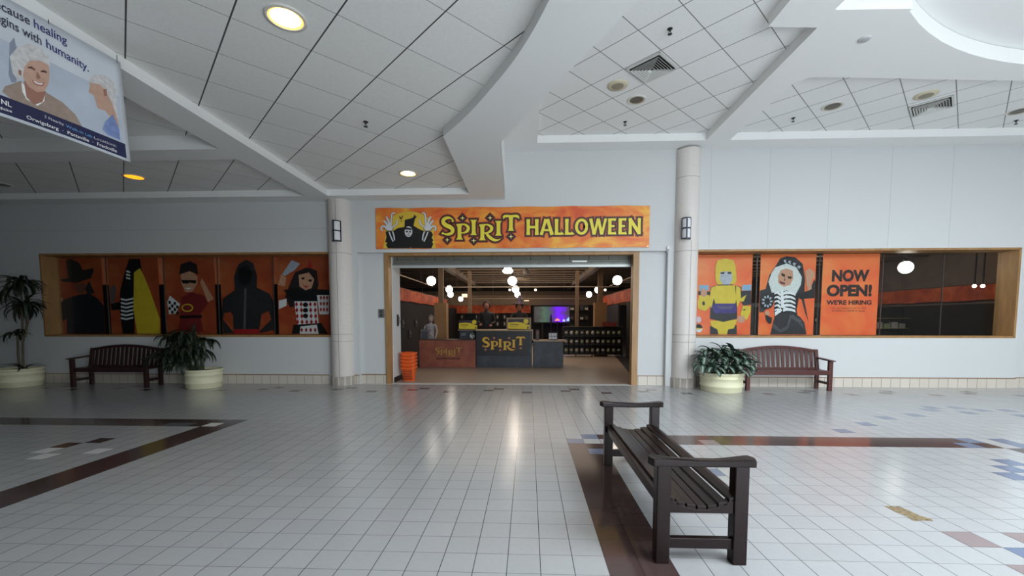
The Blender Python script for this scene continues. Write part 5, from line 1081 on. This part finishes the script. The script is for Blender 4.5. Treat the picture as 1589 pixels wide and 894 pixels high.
for i in range(10):
    x = 2.32+(i % 4)*.25; z = (2.0, 1.5, 1.0)[i//4] if i < 8 else 1.0; root = thing('boxed_item', '%s small boxed item counted from top left on the tall black rack' % ordn[i], 'box', (x, 22.45, z), 'boxed items on the tall black rack')
    mb = MB(); mb.box(x-.08, x+.08, 22.36, 22.5, z, z+.12+.05*(i % 3), [pale[0], M('goods_brown', (70, 58, 52), .6), M('goods_dark', (52, 50, 54), .6)][i % 3]); mb.build('carton', root)
# hanging packets on the back wall
for i in range(24):
    x = -5.2+(i % 12)*.46; z = 1.5 if i < 12 else 1.05; root = thing('hanging_packet', '%s hanging packet from the left in the %s row on the shop back wall' % ((ordn+('twelfth',))[i % 12], 'upper' if i < 12 else 'lower'), 'packet', (x, 27.08, z), 'hanging packets on the shop back wall')
    mb = MB(); mb.box(x-.11, x+.11, 27.06, 27.09, z, z+.34, M('packet_card')); mb.build('card', root); mb = MB(); mb.sphere((x, 27.05, z+.16), .085, pale[(i*5) % 4], 10, 6, (.7, .4, 1.2)); mb.build('item', root); mb = MB(); mb.tube([(x, 27.2, z+.33), (x, 27.04, z+.33)], .008, steel, 6); mb.build('hook', root)
# dim goods on the left wall inside the opening
for i in range(6):
    y = 13.4+i*.9; z = (1.2, .8)[i % 2]; root = thing('wall_packet', '%s dim packet from the opening on the left shop wall' % ordn[i], 'packet', (-4.55, y, z), 'dim packets on the left shop wall'); mb = MB(); mb.box(-4.595, -4.56, y-.14, y+.14, z, z+.3, M('goods_dark', (52, 50, 54), .6)); mb.build('card', root); mb = MB(); mb.sphere((-4.55, y, z+.16), .08, M('goods_grey', (96, 92, 92), .6, var=.3, vs=20), 10, 6, (.4, 1, 1)); mb.build('item', root)

# ------------------------------------------------------------------ view through the right window
c = thing('grey_display_wall', 'grey display wall behind the right window, left of its globe lamp', 'partition', (6.6, 13.4, 0)); gw = M('display_grey', (96, 108, 112), .7, var=.1, vs=3)
mb = MB(); mb.box(7.6, 11.4, 16.0, 16.1, 0, 2.05, M('display_dark_grey', (56, 60, 62), .7)); mb.build('panel', c); mb = MB(); mb.box(8.1, 8.35, 15.95, 16.0, 0, 2.05, gw); mb.build('pilaster', c); mb = MB(); mb.box(7.6, 11.4, 15.94, 16.0, 1.95, 2.1, gw); mb.build('top_rail', c)
for i in range(10):
    x = 9.0+i*.23; root = thing('hanging_packet', '%s dim packet from the left on the grey wall behind the right window' % ordn[i], 'packet', (x, 15.95, 1.35), 'dim packets behind the right window'); mb = MB(); mb.box(x-.08, x+.08, 15.96, 15.99, 1.35, 1.62, M('packet_card')); mb.build('card', root); mb = MB(); mb.sphere((x, 15.95, 1.48), .055, pale[i % 4], 10, 6, (.8, .4, 1.2)); mb.build('item', root)
for s_ in range(2):
    c = thing('goods_shelf', ('nearer', 'farther')[s_]+' dark shelf of goods at the right end of the right window', 'shelf', (12.2, 15+3*s_, 0), 'goods shelves behind the right window'); mb = MB(); mb.box(11.6, 12.9, 15+3*s_, 15.05+3*s_, 0, 1.9, blk); mb.build('back_panel', c)
    for z in (1.2, 1.55): mb = MB(); mb.box(11.6, 12.9, 14.75+3*s_, 15+3*s_, z-.02, z, M('shelf_edge_yellow', (150, 130, 70), .6)); mb.build('board', c)
    for i in range(5):
        x = 11.72+i*.25; root = thing('goods_carton', '%s carton on the %s goods shelf behind the right window' % (ordn[i], ('nearer', 'farther')[s_]), 'box', (x, 14.9+3*s_, 1.2), 'cartons behind the right window'); mb = MB(); mb.box(x-.09, x+.09, 14.82+3*s_, 14.96+3*s_, 1.2, 1.36+.05*(i % 2), pale[(i+s_) % 4]); mb.build('carton', root)

# ------------------------------------------------------------------ stack of shopping baskets
org = M('basket_orange', (226, 92, 30), .4); bx, by = -2.93, 10.2
def basket(k, label):
    z = k*.085; c = thing('shopping_basket', label, 'basket', (bx, by, z), 'stacked orange shopping baskets')
    def ring(w, d, zz, n=24): return [(bx+w*(abs(cos(t))**.5)*(1 if cos(t) > 0 else -1), by+d*(abs(sin(t))**.5)*(1 if sin(t) > 0 else -1), z+zz) for t in [2*pi*i/n for i in range(n)]]
    n = 24; mb = MB(); H = .345; levels = [(.135, .10, 0), (.15, .115, H*.35), (.17, .135, H*.8), (.178, .142, H)]
    V = []; 
    for w, d, zz in levels: V += ring(w, d, zz)
    mb.add(V, [(i*n+j, i*n+(j+1) % n, (i+1)*n+(j+1) % n, (i+1)*n+j) for i in range(3) for j in range(n)], org); mb.add(ring(.135, .10, .002), [tuple(range(n))[::-1]], org)
    if k == 0:
        hole = M('basket_hole', (120, 40, 16), .7)
        for r_ in range(4):
            for q in range(9): x = bx-.098+q*.0245; zz = z+.035+r_*.062; mb.box(x-.008, x+.008, by-.102-.036*(zz/H)-.006, by-.102-.036*(zz/H)-.002, zz, zz+.045, hole)
    o = mb.build('tub', c); so = o.modifiers.new('t', 'SOLIDIFY'); so.thickness = .004
    mb = MB(); rr = ring(.19, .154, H); wave = [(a, b, q-.030+.034*(abs(a-bx)/.19)**2) for a, b, q in rr]; 
    band = [(a, b, q-.045) for a, b, q in wave]; mb.add(wave+band, [(i, (i+1) % n, n+(i+1) % n, n+i) for i in range(n)], org, True); mb.tube(wave+[wave[0], wave[1]], .010, org, 6, cap=False)
    o = mb.build('rim', c); so = o.modifiers.new('t', 'SOLIDIFY'); so.thickness = .004
    mb = MB()
    for s_ in (-1, 1): mb.tube([(bx-.17, by+s_*.02, z+H), (bx-.1, by+s_*.11, z+H+.012), (bx+.1, by+s_*.11, z+H+.012), (bx+.17, by+s_*.02, z+H)], .008, org, 6)
    mb.build('handle', c)
for k, nm in enumerate(('bottom basket of the orange stack, standing on the shop floor', 'second orange basket from the bottom of the stack', 'middle orange basket of the stack by the white return', 'second orange basket from the top of the stack', 'topmost orange basket of the stack inside the shop opening')): basket(k, nm)
